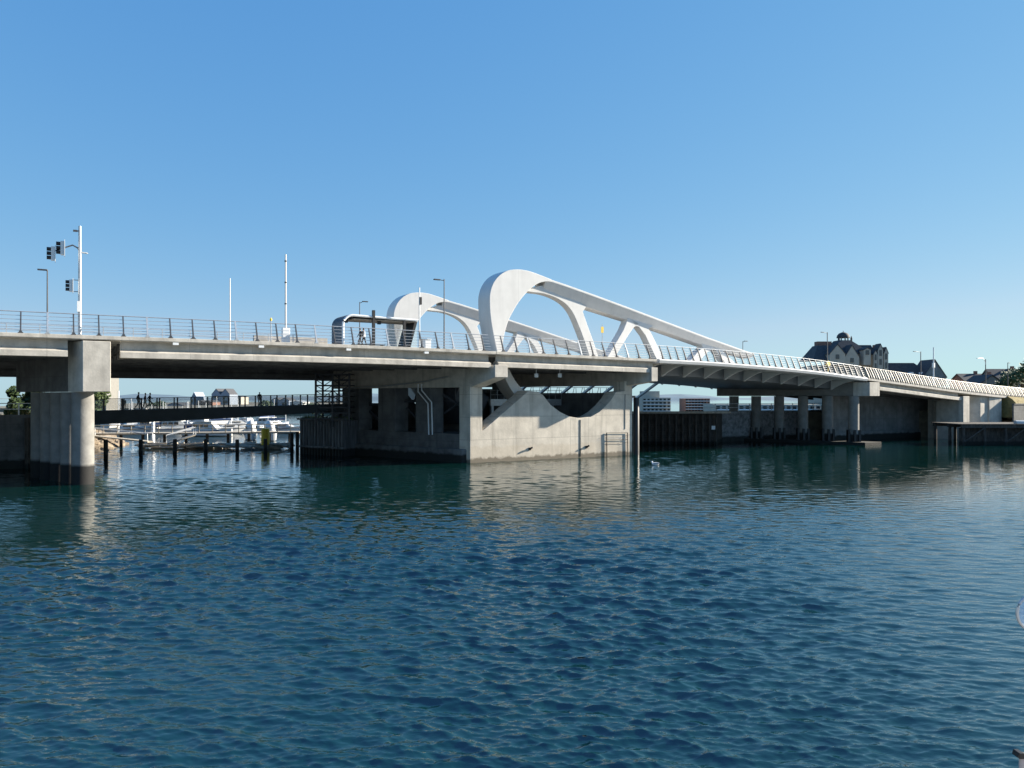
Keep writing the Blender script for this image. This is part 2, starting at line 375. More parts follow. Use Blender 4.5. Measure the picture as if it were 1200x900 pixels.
# --- bascule pier
BP = thing('bascule_pier', 'massive pale concrete pier with a half round cut in its wall, under the white arch', 'bridge pier', Q(10, 3.2, 0, 3.2))
W0 = 3.2
arc = [(631, 459), (637, 463.5), (645, 474), (656, 482.5), (668, 488.3), (680, 490.3), (692, 488.7), (702, 483), (711, 474.5), (717, 467.5), (722, 459.3)]
arcs = [at(a, b_, W0) for a, b_ in arc]
prof = [(-1.2, -2.5), (21.25, -2.5), (21.25, 9.0), (20.05, 9.0), (20.05, 7.8)]+[(s, z) for s, z in arcs[::-1]]+[(6.25, 7.77), (0.3, 3.42), (0.3, 8.25), (-1.2, 8.25)]
part('near_wall', MB().prism(prof, lambda a, b_: Q(a, W0, b_, W0), lambda a, b_: Q(a, W0+1.5, b_, W0)), M_conc, BP, bevel=.03)
prof2 = [(-1.2, -2.5), (21.25, -2.5), (21.25, 8.2), (20.05, 8.2), (20.05, 7.6)]+[(s, z) for s, z in arcs[::-1]]+[(6.25, 7.0), (5.2, 6.2), (-1.2, 6.2)]
part('far_wall', MB().prism(prof2, lambda a, b_: Q(a, 24, b_, W0), lambda a, b_: Q(a, 25.2, b_, W0)), M_concd, BP)  # pier interior and left end: shade carried by the darker concrete
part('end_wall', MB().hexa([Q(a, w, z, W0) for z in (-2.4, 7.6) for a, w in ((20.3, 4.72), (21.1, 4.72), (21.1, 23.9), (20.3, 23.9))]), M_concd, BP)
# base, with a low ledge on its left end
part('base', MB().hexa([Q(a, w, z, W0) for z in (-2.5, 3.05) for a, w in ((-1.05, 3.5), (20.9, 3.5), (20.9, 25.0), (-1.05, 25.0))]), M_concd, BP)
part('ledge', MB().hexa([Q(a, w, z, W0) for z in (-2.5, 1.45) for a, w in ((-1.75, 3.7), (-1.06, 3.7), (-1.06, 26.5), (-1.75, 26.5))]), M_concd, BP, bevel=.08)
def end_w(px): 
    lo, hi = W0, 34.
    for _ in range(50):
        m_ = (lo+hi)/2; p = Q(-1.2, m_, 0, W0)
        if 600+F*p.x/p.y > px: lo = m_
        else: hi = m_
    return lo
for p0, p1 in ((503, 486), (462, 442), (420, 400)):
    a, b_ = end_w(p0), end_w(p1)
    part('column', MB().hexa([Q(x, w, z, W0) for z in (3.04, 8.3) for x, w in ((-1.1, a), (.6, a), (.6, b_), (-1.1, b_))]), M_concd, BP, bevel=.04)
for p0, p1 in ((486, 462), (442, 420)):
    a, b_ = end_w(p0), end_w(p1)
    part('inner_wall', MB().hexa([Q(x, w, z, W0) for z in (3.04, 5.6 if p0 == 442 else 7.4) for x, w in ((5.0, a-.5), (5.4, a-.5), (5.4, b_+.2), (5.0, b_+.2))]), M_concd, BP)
# hammerhead cross beams with raised soffits at the near tip
def hammer(s0, s1, zt0, zt1, zb_tip, zb_col, w1):
    b = MB(); secs = []
    for w, zb in ((0, zb_tip), (W0, zb_col), (W0+1.5, zb_col), (w1, zb_col)):
        secs.append([Q(s0, w, zb), Q(s1, w, zb), Q(s1, w, zt1), Q(s0, w, zt0)])
    return b.loft(secs)
part('cross_beam', hammer(0.02, 1.6, zt(0)-1.42, zt(0)-1.42, 9.15, 8.12, 25.2), M_conc2, BP, bevel=.03)
part('cross_beam', hammer(21.5, 22.5, zt(22)-1.0, zt(22)-1.0, 8.95, 8.45, 25.2), M_conc2, BP, bevel=.03)
part('deck_slab', slab(.2, 22.35), M_conc2, BP, bevel=.02)
part('roadway', road(.2, 22.35), M_asph, BP)
for i, w in enumerate([.82, 4.0, 9.0, 13.0, 17.0, 21.0, 25.0, 29.2]):
    part('girder', girder(.55, 22.3, w, 1.62, fl=.66 if i == 0 else .3), M_conc2 if i == 0 else M_concd, BP)  # underside shade painted in by darker inner girders
railing(BP, .3, 22.3, 1.7, [PM_dark, PM_dark, PM_plate, PM_dark])
# machinery platform seen through the half round cut
b = MB(); b.hexa([Q(a, w, z, W0) for z in (6.55, 6.8) for a, w in ((9.5, 12), (20.0, 12), (20.0, 22), (9.5, 22))])
b.hexa([Q(a, w, z, W0) for z in (6.0, 6.54) for a, w in ((9.5, 12), (20.0, 12), (20.0, 12.3), (9.5, 12.3))])
for a in (10, 14.4, 18.9): b.hexa([Q(x, w, z, W0) for z in (2.9, 6.54) for x, w in ((a, 12.4), (a+.3, 12.4), (a+.3, 12.7), (a, 12.7))])
pf = part('machinery_platform', b, M_steel, BP)
b = MB()
for h in (.55, 1.1): b.tube([Q(9.5+10.5*i/4, 12, 6.8+h, W0) for i in range(5)], .03, 6)
for i in range(12): b.tube([Q(9.5+10.5*i/11, 12, 6.8, W0), Q(9.5+10.5*i/11, 12, 7.95, W0)], .03, 6)
part('guard_rail', b, M_steel, pf)
for a, w, r in ((12.6, 14, .55), (15.6, 15, .7), (8.5, 16, .6), (17.8, 17, .5)):
    b = MB(); c = Q(a, w, 6.81, W0); b.lathe(c, [(r, 0), (r, .5), (r*.8, .6), (r*.5, 1.2), (r*.45, 2.6)], 12); part('hoist_motor', b, M_dsteel, BP, smooth=True)
for a in (3.2, 7.6, 12.2, 19): part('inner_column', MB().hexa([Q(x, w, z, W0) for z in (3.06, 9.9) for x, w in ((a, 21), (a+.9, 21), (a+.9, 22), (a, 22))]), M_concd, BP)
def ep(px, py, d=0):
    w = end_w(px); p = Q(-.6+d, w, 0, W0); return Vector((p.x, p.y, CAMZ-(py-YH)*p.y/F))
for i, (a, c) in enumerate((((507, 463), (540, 484)), ((512, 452), (542, 452)), ((462, 470), (486, 470)), ((464, 478), (484, 500)), ((421, 474), (442, 474)), ((508, 484), (538, 462)), ((421, 482), (441, 500)))):
    part('steel_brace', MB().tube([ep(*a, .8), ep(*c, .8)], .13 if i % 2 else .2, 6), M_dsteel, BP)
for px, y0, y1 in ((515, 446, 470), (533, 446, 478), (470, 455, 506), (478, 455, 506), (430, 446, 472)):
    part('hanger_rod', MB().tube([ep(px, y0, 1.4), ep(px, y1, 1.4)], .09, 6), M_dsteel, BP)
part('walkway_beam', MB().tube([ep(405, 455, -.9), ep(455, 452, -.9), ep(500, 447, -.9), ep(528, 441, -.9)], .07, 6), M_steel, BP)
# counterweight hanging inside
b = MB(); b.prism([(1.8, 9.3), (5.4, 7.0), (3.8, 3.9), (.9, 6.6)], lambda a, c: Q(a, 7.8, c, W0), lambda a, c: Q(a, 14, c, W0)); part('counterweight', b, M_dsteel, BP)
for px_ in (628.5, 656): 
    s, z = at(px_, 440, 2.2); part('floodlight', MB().box(P(s, 2.2, z), (.42, .3, .42)).box(P(s, 2.2, z+.4), (.06, .06, .5)), M_white2, BP)
# conduits on the left end
def endpt(px, py):
    w = end_w(px); p = Q(-1.25, w, 0, W0); return Vector((p.x, p.y, CAMZ-(py-YH)*p.y/F))
for d in (0, 4.2): part('conduit', MB().tube([endpt(490.5+d, 450), endpt(490.5+d, 459-d*.4), endpt(502+d, 473-d*.4), endpt(503+d, 509.5)], .075, 8), M_white2, BP, smooth=True)
# ladders and mooring gear on the near wall
def facept(px, py, off=.12):
    s, z = at(px, py, W0-off); return Q(s, W0-off, z, W0-off)
b = MB()
for y in (507.3, 511.3, 515.2, 519.0): b.tube([facept(711, y), facept(735, y-.3)], .04 if y in (507.3, 515.2) else .022, 6)
for x in (711, 735.5):
    b.tube([facept(x, 507), facept(x+.3, 536.5)], .06, 6)
    for k in range(10): b.tube([facept(x, 510+2.4*k, .3), facept(x, 510+2.4*k, .02)], .03, 5)
part('boat_ladder', b, M_black, BP)
for x, y in ((621, 526), (687.5, 523.8)):
    p = facept(x, y, .05); part('mooring_cleat', MB().tube([p, p-N*.3+U*.2+Z*.2], .10, 8).box(p, (.3, .08, .3), U, N), M_black, BP)
# stained drip channels
for x, y0, y1, wd_ in ((680, 492, 535, .18), (732.5, 462, 503, .07)):
    a, c = facept(x, y0, .02), facept(x, y1, .02); c = Vector((a.x, a.y, c.z))
    part('drain_channel', MB().box((a+c)/2, (wd_, .05, (a-c).length), U, N), M_concd, BP)

# --- fender piles at the right corner of the pier
def pile(name, c, z0, z1, r, m, label, group=None):
    return solo(name, MB().lathe((c.x, c.y, 0), [(r, z0), (r*.97, z1-.1), (r*.8, z1)], 14), m, label, 'pile', (c.x, c.y, 0), group, smooth=True)
c = Q(22.0, 3.3, 0, W0); pile('fender_pile', c, -2.5, 7.0, .36, M_black, 'tall black fender pile at the right corner of the pale concrete pier')
c2 = Q(22.6, 3.6, 0, W0); solo('fender_plank', MB().box((c2.x, c2.y, 2.4), (.22, .3, 6.4), U, N), M_woodl, 'slender pale plank upright beside the black fender pile', 'plank', (c2.x, c2.y, 0))

# ------------------------------------------------------------------ LIFTING SPAN with the two ring trusses
LS = thing('lifting_span', 'white steel lifting span with two curled ring trusses and sloping top chords', 'bridge', P(22.6, 0, zt(22.6)))
TW = 5.0
def sp(pts, n=6):                                       # Catmull-Rom through traced outline points
    o = []
    for i in range(len(pts)-1):
        p0 = pts[max(i-1, 0)]; p1 = pts[i]; p2 = pts[i+1]; p3 = pts[min(i+2, len(pts)-1)]
        for k in range(n):
            t = k/n; o.append(tuple(.5*((2*p1[j])+(-p0[j]+p2[j])*t+(2*p0[j]-5*p1[j]+4*p2[j]-p3[j])*t*t+(-p0[j]+3*p1[j]-3*p2[j]+p3[j])*t**3) for j in (0, 1)))
    return o+[pts[-1]]
outer = [(617, 476), (607, 467), (598, 455), (590.5, 440), (585.5, 424), (581.5, 407), (578, 390), (575.3, 374), (574, 358), (574.3, 344), (578, 332), (585, 322.8), (593, 317.8), (600, 316), (610, 315.8), (620, 317.6), (630, 321), (646.5, 327.5)]
inner = [(646.5, 330.5), (640, 330), (632, 331.6), (624, 336.5), (616, 344), (608, 354), (601, 365.5), (595.5, 377), (591.5, 390), (589.5, 404), (592, 419), (597.5, 434), (606, 449), (617, 461)]
ol = [at(a, b_, TW) for a, b_ in sp(outer)]; il = [at(a, b_, TW) for a, b_ in sp(inner)]
TT = 2.7
tr = part('ring_truss', MB().prism(ol+il, lambda a, c: P(a, TW, c), lambda a, c: P(a, TW+TT, c)), M_white, LS, smooth=True, bevel=.04)
# top chord: tapering box whose near face leans in under a thin bright fascia
top = [(640, 325.6), (650, 329), (665, 334), (700, 346.6), (740, 361.4), (780, 376.6), (830, 395.5), (868, 409), (884, 414.5)]
bot = [(640, 341), (650, 345.5), (665, 352), (700, 363), (740, 375.5), (780, 388), (830, 405.5), (868, 416), (884, 420)]
secs = []
for a, c in zip(top, bot):
    s, z1 = at(*a, TW); _, z0 = at(c[0], c[1], TW+.7)
    secs.append([P(s, TW+.02, z1), P(s, TW+.02, z1-.22), P(s, TW+.7, z0), P(s, TW+2.3, z0), P(s, TW+2.5, z1-.2), P(s, TW+2.3, z1)])
part('top_chord', MB().loft(secs), M_white, tr, bevel=.03)
# gusset curve under the ring end, then the diagonals
arch = [(612, 364), (620, 354), (628, 347), (636, 344.5), (646, 346.5), (656, 351.5), (663, 358), (668, 367), (674, 381), (681, 398), (688, 420), (702, 420), (695, 400), (688, 381), (682.5, 364), (690, 358), (660, 336), (640, 331), (628, 336)]
archp = [at(a, b_, TW+.5) for a, b_ in arch]
def diag(pts, w0=TW+.55, w1=TW+1.75):
    pp = [at(a, b_, w0) for a, b_ in pts]; return MB().prism(pp, lambda a, c: P(a, w0, c), lambda a, c: P(a, w1, c))
part('diagonal', diag(sp([(613, 340), (622, 342), (630, 343), (637, 344), (646, 346.6), (656, 351.2), (665, 358), (672, 367.5), (678, 381), (684.5, 398), (692, 421)], 3)+[(702, 421), (695.5, 400), (688.5, 381), (683, 365), (687, 359.5), (650, 334), (632, 335)]), M_white, tr, bevel=.03)
part('diagonal', diag([(736, 372), (734, 378.5), (730.5, 387), (711, 420), (720, 420), (737, 392), (743, 383.5), (749, 379)]), M_white, tr, bevel=.03)
part('diagonal', diag([(741, 374), (743.5, 381.5), (749, 383), (756.5, 393), (771, 424), (780, 424), (763, 390), (760, 385), (768, 381.5)]), M_white, tr, bevel=.03)
part('diagonal', diag([(822, 402), (824, 407), (818, 412), (806, 426), (817, 426), (829, 413), (836, 409), (838, 406)]), M_white, tr, bevel=.03)
part('diagonal', diag([(834, 405), (838, 409), (852, 428), (864, 428), (847, 411), (852, 409)]), M_white, tr, bevel=.03)
tr2 = tr.copy(); C.objects.link(tr2); off = N*23.6-U*1.7; tr2.location = off
for ch in list(tr.children):
    d = ch.copy(); C.objects.link(d); d.parent = tr2
S0, S1 = 22.75, 63.2
def zl(s): return zt(s)
def pathsec(w0, w1, lip):
    def f(s):
        t = zl(s); return [P(s, w0, t+.04), P(s, w0-.10*lip, t-.10), P(s, w0, t-.42), P(s, w0+.4*lip, t-.46), P(s, w1, t-.30), P(s, w1, t+.04)]
    return f
part('walkway_deck', MB().loft(deck_sections(S0, S1, pathsec(0, 5.0, 1))), M_white, LS)
part('walkway_deck', MB().loft(deck_sections(S0, S1, pathsec(31, 26.2, -1))), M_white, LS)
def boxsec(s):
    t = zl(s); e = min(1, max(0, (S1-s)/20)); zb = -1.72-.05*math.sin(e*math.pi/2)
    return [P(s, 5.05, t+.02), P(s, 5.3, t+zb+.12), P(s, 7.6, t+zb-.05), P(s, 12, t+zb-.15), P(s, 21, t+zb-.15), P(s, 24.4, t+zb-.0), P(s, 26.1, t+zb+.1), P(s, 26.15, t+.02)]
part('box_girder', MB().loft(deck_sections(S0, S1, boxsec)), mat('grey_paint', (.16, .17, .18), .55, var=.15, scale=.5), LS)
part('roadway', road(S0, S1), M_asph, LS)
def rib(s, side=1):
    t = zl(s); b = MB(); pl = []
    for i in range(9):
        f = i/8; pl.append((.35+4.75*f, t-.45-(1.35)*(f**2.1)))
    pl += [(5.1, t-.36), (.35, t-.36)]
    mp = (lambda w: w) if side == 1 else (lambda w: 31-w)
    return b.prism(pl, lambda a, c: P(s-.16, mp(a), c), lambda a, c: P(s+.16, mp(a), c))
k = 11
for i in range(k):
    s = S0+1.3+i*(S1-S0-2.6)/(k-1)
    part('rib', rib(s), M_white, LS); part('rib', rib(s, -1), M_white, LS)
# low gallery hung from the far side
b = MB().loft(deck_sections(S0-3, 44, lambda s: [P(s, 29.4, 6.95), P(s, 30.9, 6.95), P(s, 30.9, 7.25), P(s, 29.4, 7.25)]))
ga = part('hung_gallery', b, M_white, LS)
for i in range(7):
    s = S0-2+i*4.1
    part('hanger', MB().hexa([P(s, 25.2, 9.5), P(s+.5, 25.2, 9.5), P(s+.5, 25.9, 9.5), P(s, 25.9, 9.5), P(s-.4, 30.2, 6.9), P(s+.1, 30.2, 6.9), P(s+.1, 30.8, 6.9), P(s-.4, 30.8, 6.9)]), M_steel, ga)
b = MB(); b.tube([P(S0-3, 30.8, 8.6), P(44, 30.8, 8.6)], .04, 6)
for i in range(30):
    s = S0-3+i*.82; b.tube([P(s, 30.8, 7.2), P(s+(.41 if i % 2 else -.1), 30.8, 8.6)], .045, 5)
part('lattice_rail', b, M_dsteel, ga)
railing(LS, S0+.1, S1-.1, 1.24, [PM_dark], rail_m=M_white2)

# ------------------------------------------------------------------ RIGHT APPROACH
RA = thing('approach_bridge', 'right concrete approach descending to the shore with pale railing, farthest part of the bridge', 'bridge', P(65, 0, 0))
part('deck_slab', slab(63.4, 91.0), M_conc2, RA)
part('roadway', road(63.4, 150), M_asph, RA)
for i, w in enumerate([.82, 4, 8, 12, 16, 20, 24, 29]): part('girder', girder(66.5, 88.6, w, 1.5, fl=.66 if i == 0 else .3), M_conc2 if i == 0 else M_concd, RA)  # darker inner girders imitate the shade below the slab
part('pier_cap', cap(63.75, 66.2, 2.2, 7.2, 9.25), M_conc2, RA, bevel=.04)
part('cap_beam', cap(63.8, 66.15, 22.5, 7.23, 9.2, 2.22), M_cols, RA, bevel=.04)  # darker than the end block, to paint in the shade on its side
for i in range(6):
    w = 2.0+3.5*i; c = Q(65.3, w, 0); c = P(62.85-.36*(w-2), w, 0)
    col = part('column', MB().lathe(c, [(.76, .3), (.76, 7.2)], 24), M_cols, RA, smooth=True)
    b = MB()
    for a in range(6):
        an = a*math.pi/3+.3; b.box(c+Vector((math.cos(an)*.86, math.sin(an)*.86, 1.25)), (.3, .3, 1.9))
    part('rubber_fender', b, M_black, col)
b = MB().hexa([Q(a, w, z) for z in (-2.5, .42) for a, w in ((61.9, -.4), (65.9, -.4), (65.9, 22), (61.9, 22))]); part('footing', b, M_concd, RA, bevel=.05)
railing(RA, 63.5, 112, .62, [PM_light, PM_dark], rail_m=M_rail, slats=True)
# abutment: bearing post, wall bays, wing wall
part('abutment', MB().sbox(88.7, 90.6, -.05, 4.5, -2, 7.2), M_conc2, RA, bevel=.05)
part('abutment_bay', MB().prism([(90.62, 4.2), (95.2, .6), (97.5, .6), (97.5, 7), (90.62, 7)], lambda a, c: P(a, c, -2), lambda a, c: P(a, c, zt(95)-.42)), M_conc2, RA)
part('abutment_cap', MB().loft(deck_sections(91.05, 102.4, lambda s: [P(s, -.02, zt(s)), P(s, -.02, zt(s)-.34), P(s, 31, zt(s)-.34), P(s, 31, zt(s))])), M_conc2, RA)
part('wing_wall', MB().prism([(97.52, .35), (101, .1), (101, 3), (97.52, 3)], lambda a, c: P(a, c, -2), lambda a, c: P(a, c, zt(99)-.36)), M_conc2, RA, bevel=.04)
b = MB().loft(deck_sections(102.5, 160, lambda s: [P(s, -1.75, 5.7), P(s, -.9, zt(s)-.55), P(s, -.12, zt(s)-.03), P(s, 7, zt(s)-.03), P(s, 7, 3.5), P(s, -1.75, 3.5)]))
solo('grass_bank', b, M_grass, None, None, P(110, 0, 5), kind='structure')
rg = random.Random(8); b = MB()
for i in range(500):
    q = rg.random(); s_ = 102.6+14*rg.random(); p = P(s_, -1.7+1.6*q, 5.7+(zt(s_)-5.8)*q); h = rg.uniform(.1, .45)
    b.add([p-U*.06, p+U*.06, p+U*rg.uniform(-.2, .2)-N*.1+Z*h], [(0, 1, 2)])
solo('bank_grass', b, M_grass, None, None, P(108, -1, 6), kind='stuff')
solo('bank_wall', MB().sbox(100.6, 125, -2.05, -1.8, -2, 5.75).sbox(100.6, 125, -2.15, -1.7, 5.76, 5.95), M_concd, 'dark concrete wall below the dry grass bank at the right edge of the photo', 'wall', P(108, -2, 4))
# retaining wall in the shade under the right approach
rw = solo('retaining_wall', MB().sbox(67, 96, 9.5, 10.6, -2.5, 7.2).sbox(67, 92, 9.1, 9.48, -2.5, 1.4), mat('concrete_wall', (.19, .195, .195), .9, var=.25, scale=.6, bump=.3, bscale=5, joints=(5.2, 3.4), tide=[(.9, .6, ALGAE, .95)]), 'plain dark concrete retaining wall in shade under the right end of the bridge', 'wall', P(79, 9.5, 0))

# ------------------------------------------------------------------ RIGHT SHORE
b = MB(); pts = [(47, 18.8), (66, 18.4), (72, 10.8), (92, 10.8), (93, 3.2), (300, 3.2), (300, 130), (175, 105), (130, 50), (80, 24), (66, 20.5), (47, 20.5)]
def shore(mb, pts, z0, z1): return mb.prism(pts, lambda a, c: P(a, c, z0), lambda a, c: P(a, c, z1))
solo('shore_ground', shore(MB(), pts, -4, 4.6), M_grav, None, None, P(100, 40, 0), kind='structure')
b = MB(); b.prism([(101, 3.05, ), (240, 3.05), (240, 34), (101, 34)], lambda a, c: P(a, c, 4.4), lambda a, c: P(a, c, max(4.6, zt(min(a, 160))-.9+.0)))
solo('embankment', b, M_grass, None, None, P(110, 10, 4), kind='structure')
# old stone quay behind the columns
solo('stone_quay_wall', MB().hexa([Vector((x, y, z)) for z in (-3, 4.4) for x, y in ((29.5, 119.5), (62, 136), (61, 138), (29, 121.5))]).hexa([Vector((x, y, z)) for z in (4.41, 4.75) for x, y in ((29.3, 119.2), (62, 135.7), (61, 138), (29, 121.6))]), M_stone, 'old grey stone quay wall behind the right-hand bridge columns', 'quay wall', (45, 128, 0))
# dark timber wharf left of it
b = MB(); x0, x1, yb = 18.4, 30.2, 114.5
TWH = thing('timber_wharf', 'dark timber faced wharf standing in the water right of the pale pier', 'wharf', (24, yb, 0))
b = MB(); b.hexa([Vector((x, y, z)) for z in (-2.5, 4.55) for x, y in ((x0-4, yb+.5), (x1, yb+.5), (x1+4, yb+9), (x0-2, yb+9))]); part('core', b, M_wood, TWH)
b = MB()
for i in range(8): b.box(((x0+x1)/2-1.5, yb+.35, .3+i*.36), (x1-x0+3, .3, .31))
part('planking', b, M_wood, TWH)
for i in range(15):
    x = x0-2+i*1.0; part('pile', MB().lathe((x, yb-.05, 0), [(.19, -2.5), (.17, 4.3+.35*random.random())], 8), M_wood, TWH)
b = MB().box(((x0+x1)/2, yb+.1, 4.78), (x1-x0+4.5, 1.2, .3)); part('capping', b, M_woodl, TWH)
part('white_notice', MB().box((x1-.2, yb-.12, 2.5), (.55, .06, .55)), M_white2, TWH)
# rail and pale bits on the stone quay
def fence(name, label, p0, p1, n, h, m, cat='fence'):
    p0, p1 = Vector(p0), Vector(p1); t = thing(name, label, cat, p0); b = MB()
    for f in (.5, 1): b.tube([p0+Z*h*f, p1+Z*h*f], .045, 6)
    part('rail', b, m, t)
    for i in range(n+1):
        q = p0+(p1-p0)*i/n; part('post', MB().box(q+Z*h/2, (.1, .1, h)), m, t)
    return t
fence('quay_railing', 'pale railing along the top of the old stone quay wall', (30, 120.3, 4.75), (60, 135.6, 4.75), 14, 1.25, M_white2, 'railing')
# timber jetty at the right edge
J = thing('timber_jetty', 'dark timber jetty on piles at the right edge of the photo', 'jetty', (70, 113.5, 0))
jx0, jx1, jy = 66.2, 92, 113.2
b = MB()
for i in range(26): b.box((jx0+.5+i*1.0, jy+4, 3.02), (.93, 8.4, .16))
part('decking', b, M_wood, J)
b = MB()
for y in (jy, jy+3.5, jy+7.5): b.box(((jx0+jx1)/2, y, 2.72), (jx1-jx0, .3, .42))
part('beam', b, M_wood, J)
for i in range(9):
    for j, y in enumerate((jy+.1, jy+3.6, jy+7.6)):
        x = jx0+.4+i*3.1; part('pile', MB().lathe((x, y, 0), [(.24, -2.5), (.21, 2.52)], 10), M_wood, J, smooth=True)
part('skirt', MB().box(((jx0+jx1)/2, jy+1.1, 1.0), (jx1-jx0-.6, .12, 3.0)), M_wood, J)
for i in range(4): part('brace', MB().tube([Vector((jx0+.4+i*6.2, jy-.1, .4)), Vector((jx0+3.5+i*6.2, jy-.1, 2.6))], .10, 6), M_wood, J)
# upturned skiffs and clutter on the jetty
def skiff(label, c, rot, L=3.4):
    secs = []
    for i in range(9):
        t = i/8; w = .62*math.sin(math.pi*(.12+.80*t))**.6*(1 if t < .9 else .6); h = .34+.16*(t-.4)**2
        secs.append([Vector((-L/2+L*t, -w, 0)), Vector((-L/2+L*t, -w*.8, h)), Vector((-L/2+L*t, 0, h+.12)), Vector((-L/2+L*t, w*.8, h)), Vector((-L/2+L*t, w, 0))])
    b = MB().loft(secs); m = Matrix.Rotation(rot, 3, 'Z'); b.v = [m@v+Vector(c) for v in b.v]
    return solo('upturned_skiff', b, M_hull, label, 'boat', c, smooth=True)
skiff('pale upturned skiff lying on the dark timber jetty, left one', (76.6, 114.6, 3.12), .15)
skiff('pale upturned skiff lying on the dark timber jetty near the photo edge', (82.0, 114.9, 3.12), -.1, 3.0)
# shed under the bank at the right edge
SH = thing('shed', 'low cream boarded shed with dark openings on the timber jetty at the right edge', 'shed', (86.6, 120, 3.12))
part('wall', MB().box((86.8, 120.5, 3.85), (8, 2.4, 1.46)), M_cream, SH); part('roof', MB().box((86.6, 120.4, 4.68), (8.8, 3.2, .18)), M_roof, SH)
for i in range(3): part('opening', MB().box((84.0+i*2.6, 119.27, 3.8), (1.5, .08, .9)), M_dglass, SH)

# ------------------------------------------------------------------ FAR RIGHT BUILDINGS
def gable_block(mb_w, mb_r, c, sx, sy, z0, zw, zr, rot=0, axis='x', ov=.3):
    m = Matrix.Rotation(rot, 3, 'Z'); c = Vector((c[0], c[1], 0))
    T = lambda x, y, z: m@Vector((x, y, 0))+c+Z*z
    mb_w.hexa([T(x, y, z) for z in (z0, zw) for x, y in ((-sx/2, -sy/2), (sx/2, -sy/2), (sx/2, sy/2), (-sx/2, sy/2))])
    if axis == 'x':
        mb_w.prism([(-sy/2, zw), (sy/2, zw), (0, zr-.05)], lambda a, z: T(-sx/2, a, z), lambda a, z: T(sx/2, a, z))
        for sg in (-1, 1):
            mb_r.hexa([T(-sx/2-ov, sg*(sy/2+ov), zw-.25), T(sx/2+ov, sg*(sy/2+ov), zw-.25), T(sx/2+ov, 0, zr-.0), T(-sx/2-ov, 0, zr-.0), T(-sx/2-ov, sg*(sy/2+ov), zw), T(sx/2+ov, sg*(sy/2+ov), zw), T(sx/2+ov, 0, zr+.3), T(-sx/2-ov, 0, zr+.3)])
    else:
        mb_w.prism([(-sx/2, zw), (sx/2, zw), (0, zr-.05)], lambda a, z: T(a, -sy/2, z), lambda a, z: T(a, sy/2, z))
        for sg in (-1, 1):
            mb_r.hexa([T(sg*(sx/2+ov), -sy/2-ov, zw-.25), T(sg*(sx/2+ov), sy/2+ov, zw-.25), T(0, sy/2+ov, zr), T(0, -sy/2-ov, zr), T(sg*(sx/2+ov), -sy/2-ov, zw), T(sg*(sx/2+ov), sy/2+ov, zw), T(0, sy/2+ov, zr+.3), T(0, -sy/2-ov, zr+.3)])
    return T
YH1 = 225.
sc1 = YH1/F
def HX(px): return (px-600)*sc1
def HZ(py): return CAMZ-(py-YH)*sc1
HB = thing('turreted_hotel', 'steep roofed old building with a domed lantern turret and pale gables beyond the bridge railing', 'building', (HX(996), YH1, 4.6))
b = MB(); b.box(((HX(955)+HX(1037))/2, YH1+6, (4.6+HZ(428))/2), (HX(1037)-HX(955), 10, HZ(428)-4.6)); part('wall', b, M_cream, HB)
# main hipped roofs
def hip(x0, x1, y0, y1, zb, x2, x3, y2, y3, z1): return MB().hexa([Vector(v) for v in ((x0, y0, zb), (x1, y0, zb), (x1, y1, zb), (x0, y1, zb), (x2, y2, z1), (x3, y2, z1), (x3, y3, z1), (x2, y3, z1))])
rf = part('roof', hip(HX(951), HX(985), YH1-1, YH1+10, HZ(422), HX(963), HX(978), YH1+3, YH1+7, HZ(404)), M_roof, HB)
part('roof', hip(HX(980), HX(1022), YH1+0, YH1+12, HZ(414), HX(990), HX(1004), YH1+4, YH1+8, HZ(397.5)), M_roof, HB)
part('roof', hip(HX(1008), HX(1032), YH1+2, YH1+10, HZ(418), HX(1014), HX(1030), YH1+5, YH1+7, HZ(403)), M_roof, HB)
part('chimney', MB().box(((HX(964)+HX(981))/2, YH1+5, HZ(403)), (HX(981)-HX(964), 2.4, 2.0)), M_brick, HB)
part('chimney', MB().box((HX(1034.5), YH1+4, HZ(410)), (1.6, 1.6, 3.4)), M_brick, HB)
dr = MB(); cx, cy = HX(998.5), YH1+6
dr.lathe((cx, cy, 0), [(1.9, HZ(400)), (1.9, HZ(398)), (1.55, HZ(398)), (1.55, HZ(397.6))], 12); tur = part('turret_base', dr, M_cream, HB)
b = MB()
for k in range(8): b.box((cx+1.4*math.cos(k*math.pi/4), cy+1.4*math.sin(k*math.pi/4), (HZ(398)+HZ(393.6))/2), (.28, .28, HZ(393.6)-HZ(398)))
part('lantern', b, M_cream, tur)
part('dome', MB().lathe((cx, cy, 0), [(1.9, HZ(394.2)), (1.85, HZ(393)), (1.7, HZ(391)), (1.25, HZ(388.8)), (.6, HZ(387.7)), (.1, HZ(387.2)), (.08, HZ(385.6))], 16), M_roof, HB, smooth=True)
for sx in (-7, 8): part('finial', MB().lathe((HX(998.5+sx), cy-1, 0), [(.3, HZ(398.5)), (.3, HZ(395)), (.05, HZ(392))], 8), M_roof, HB)
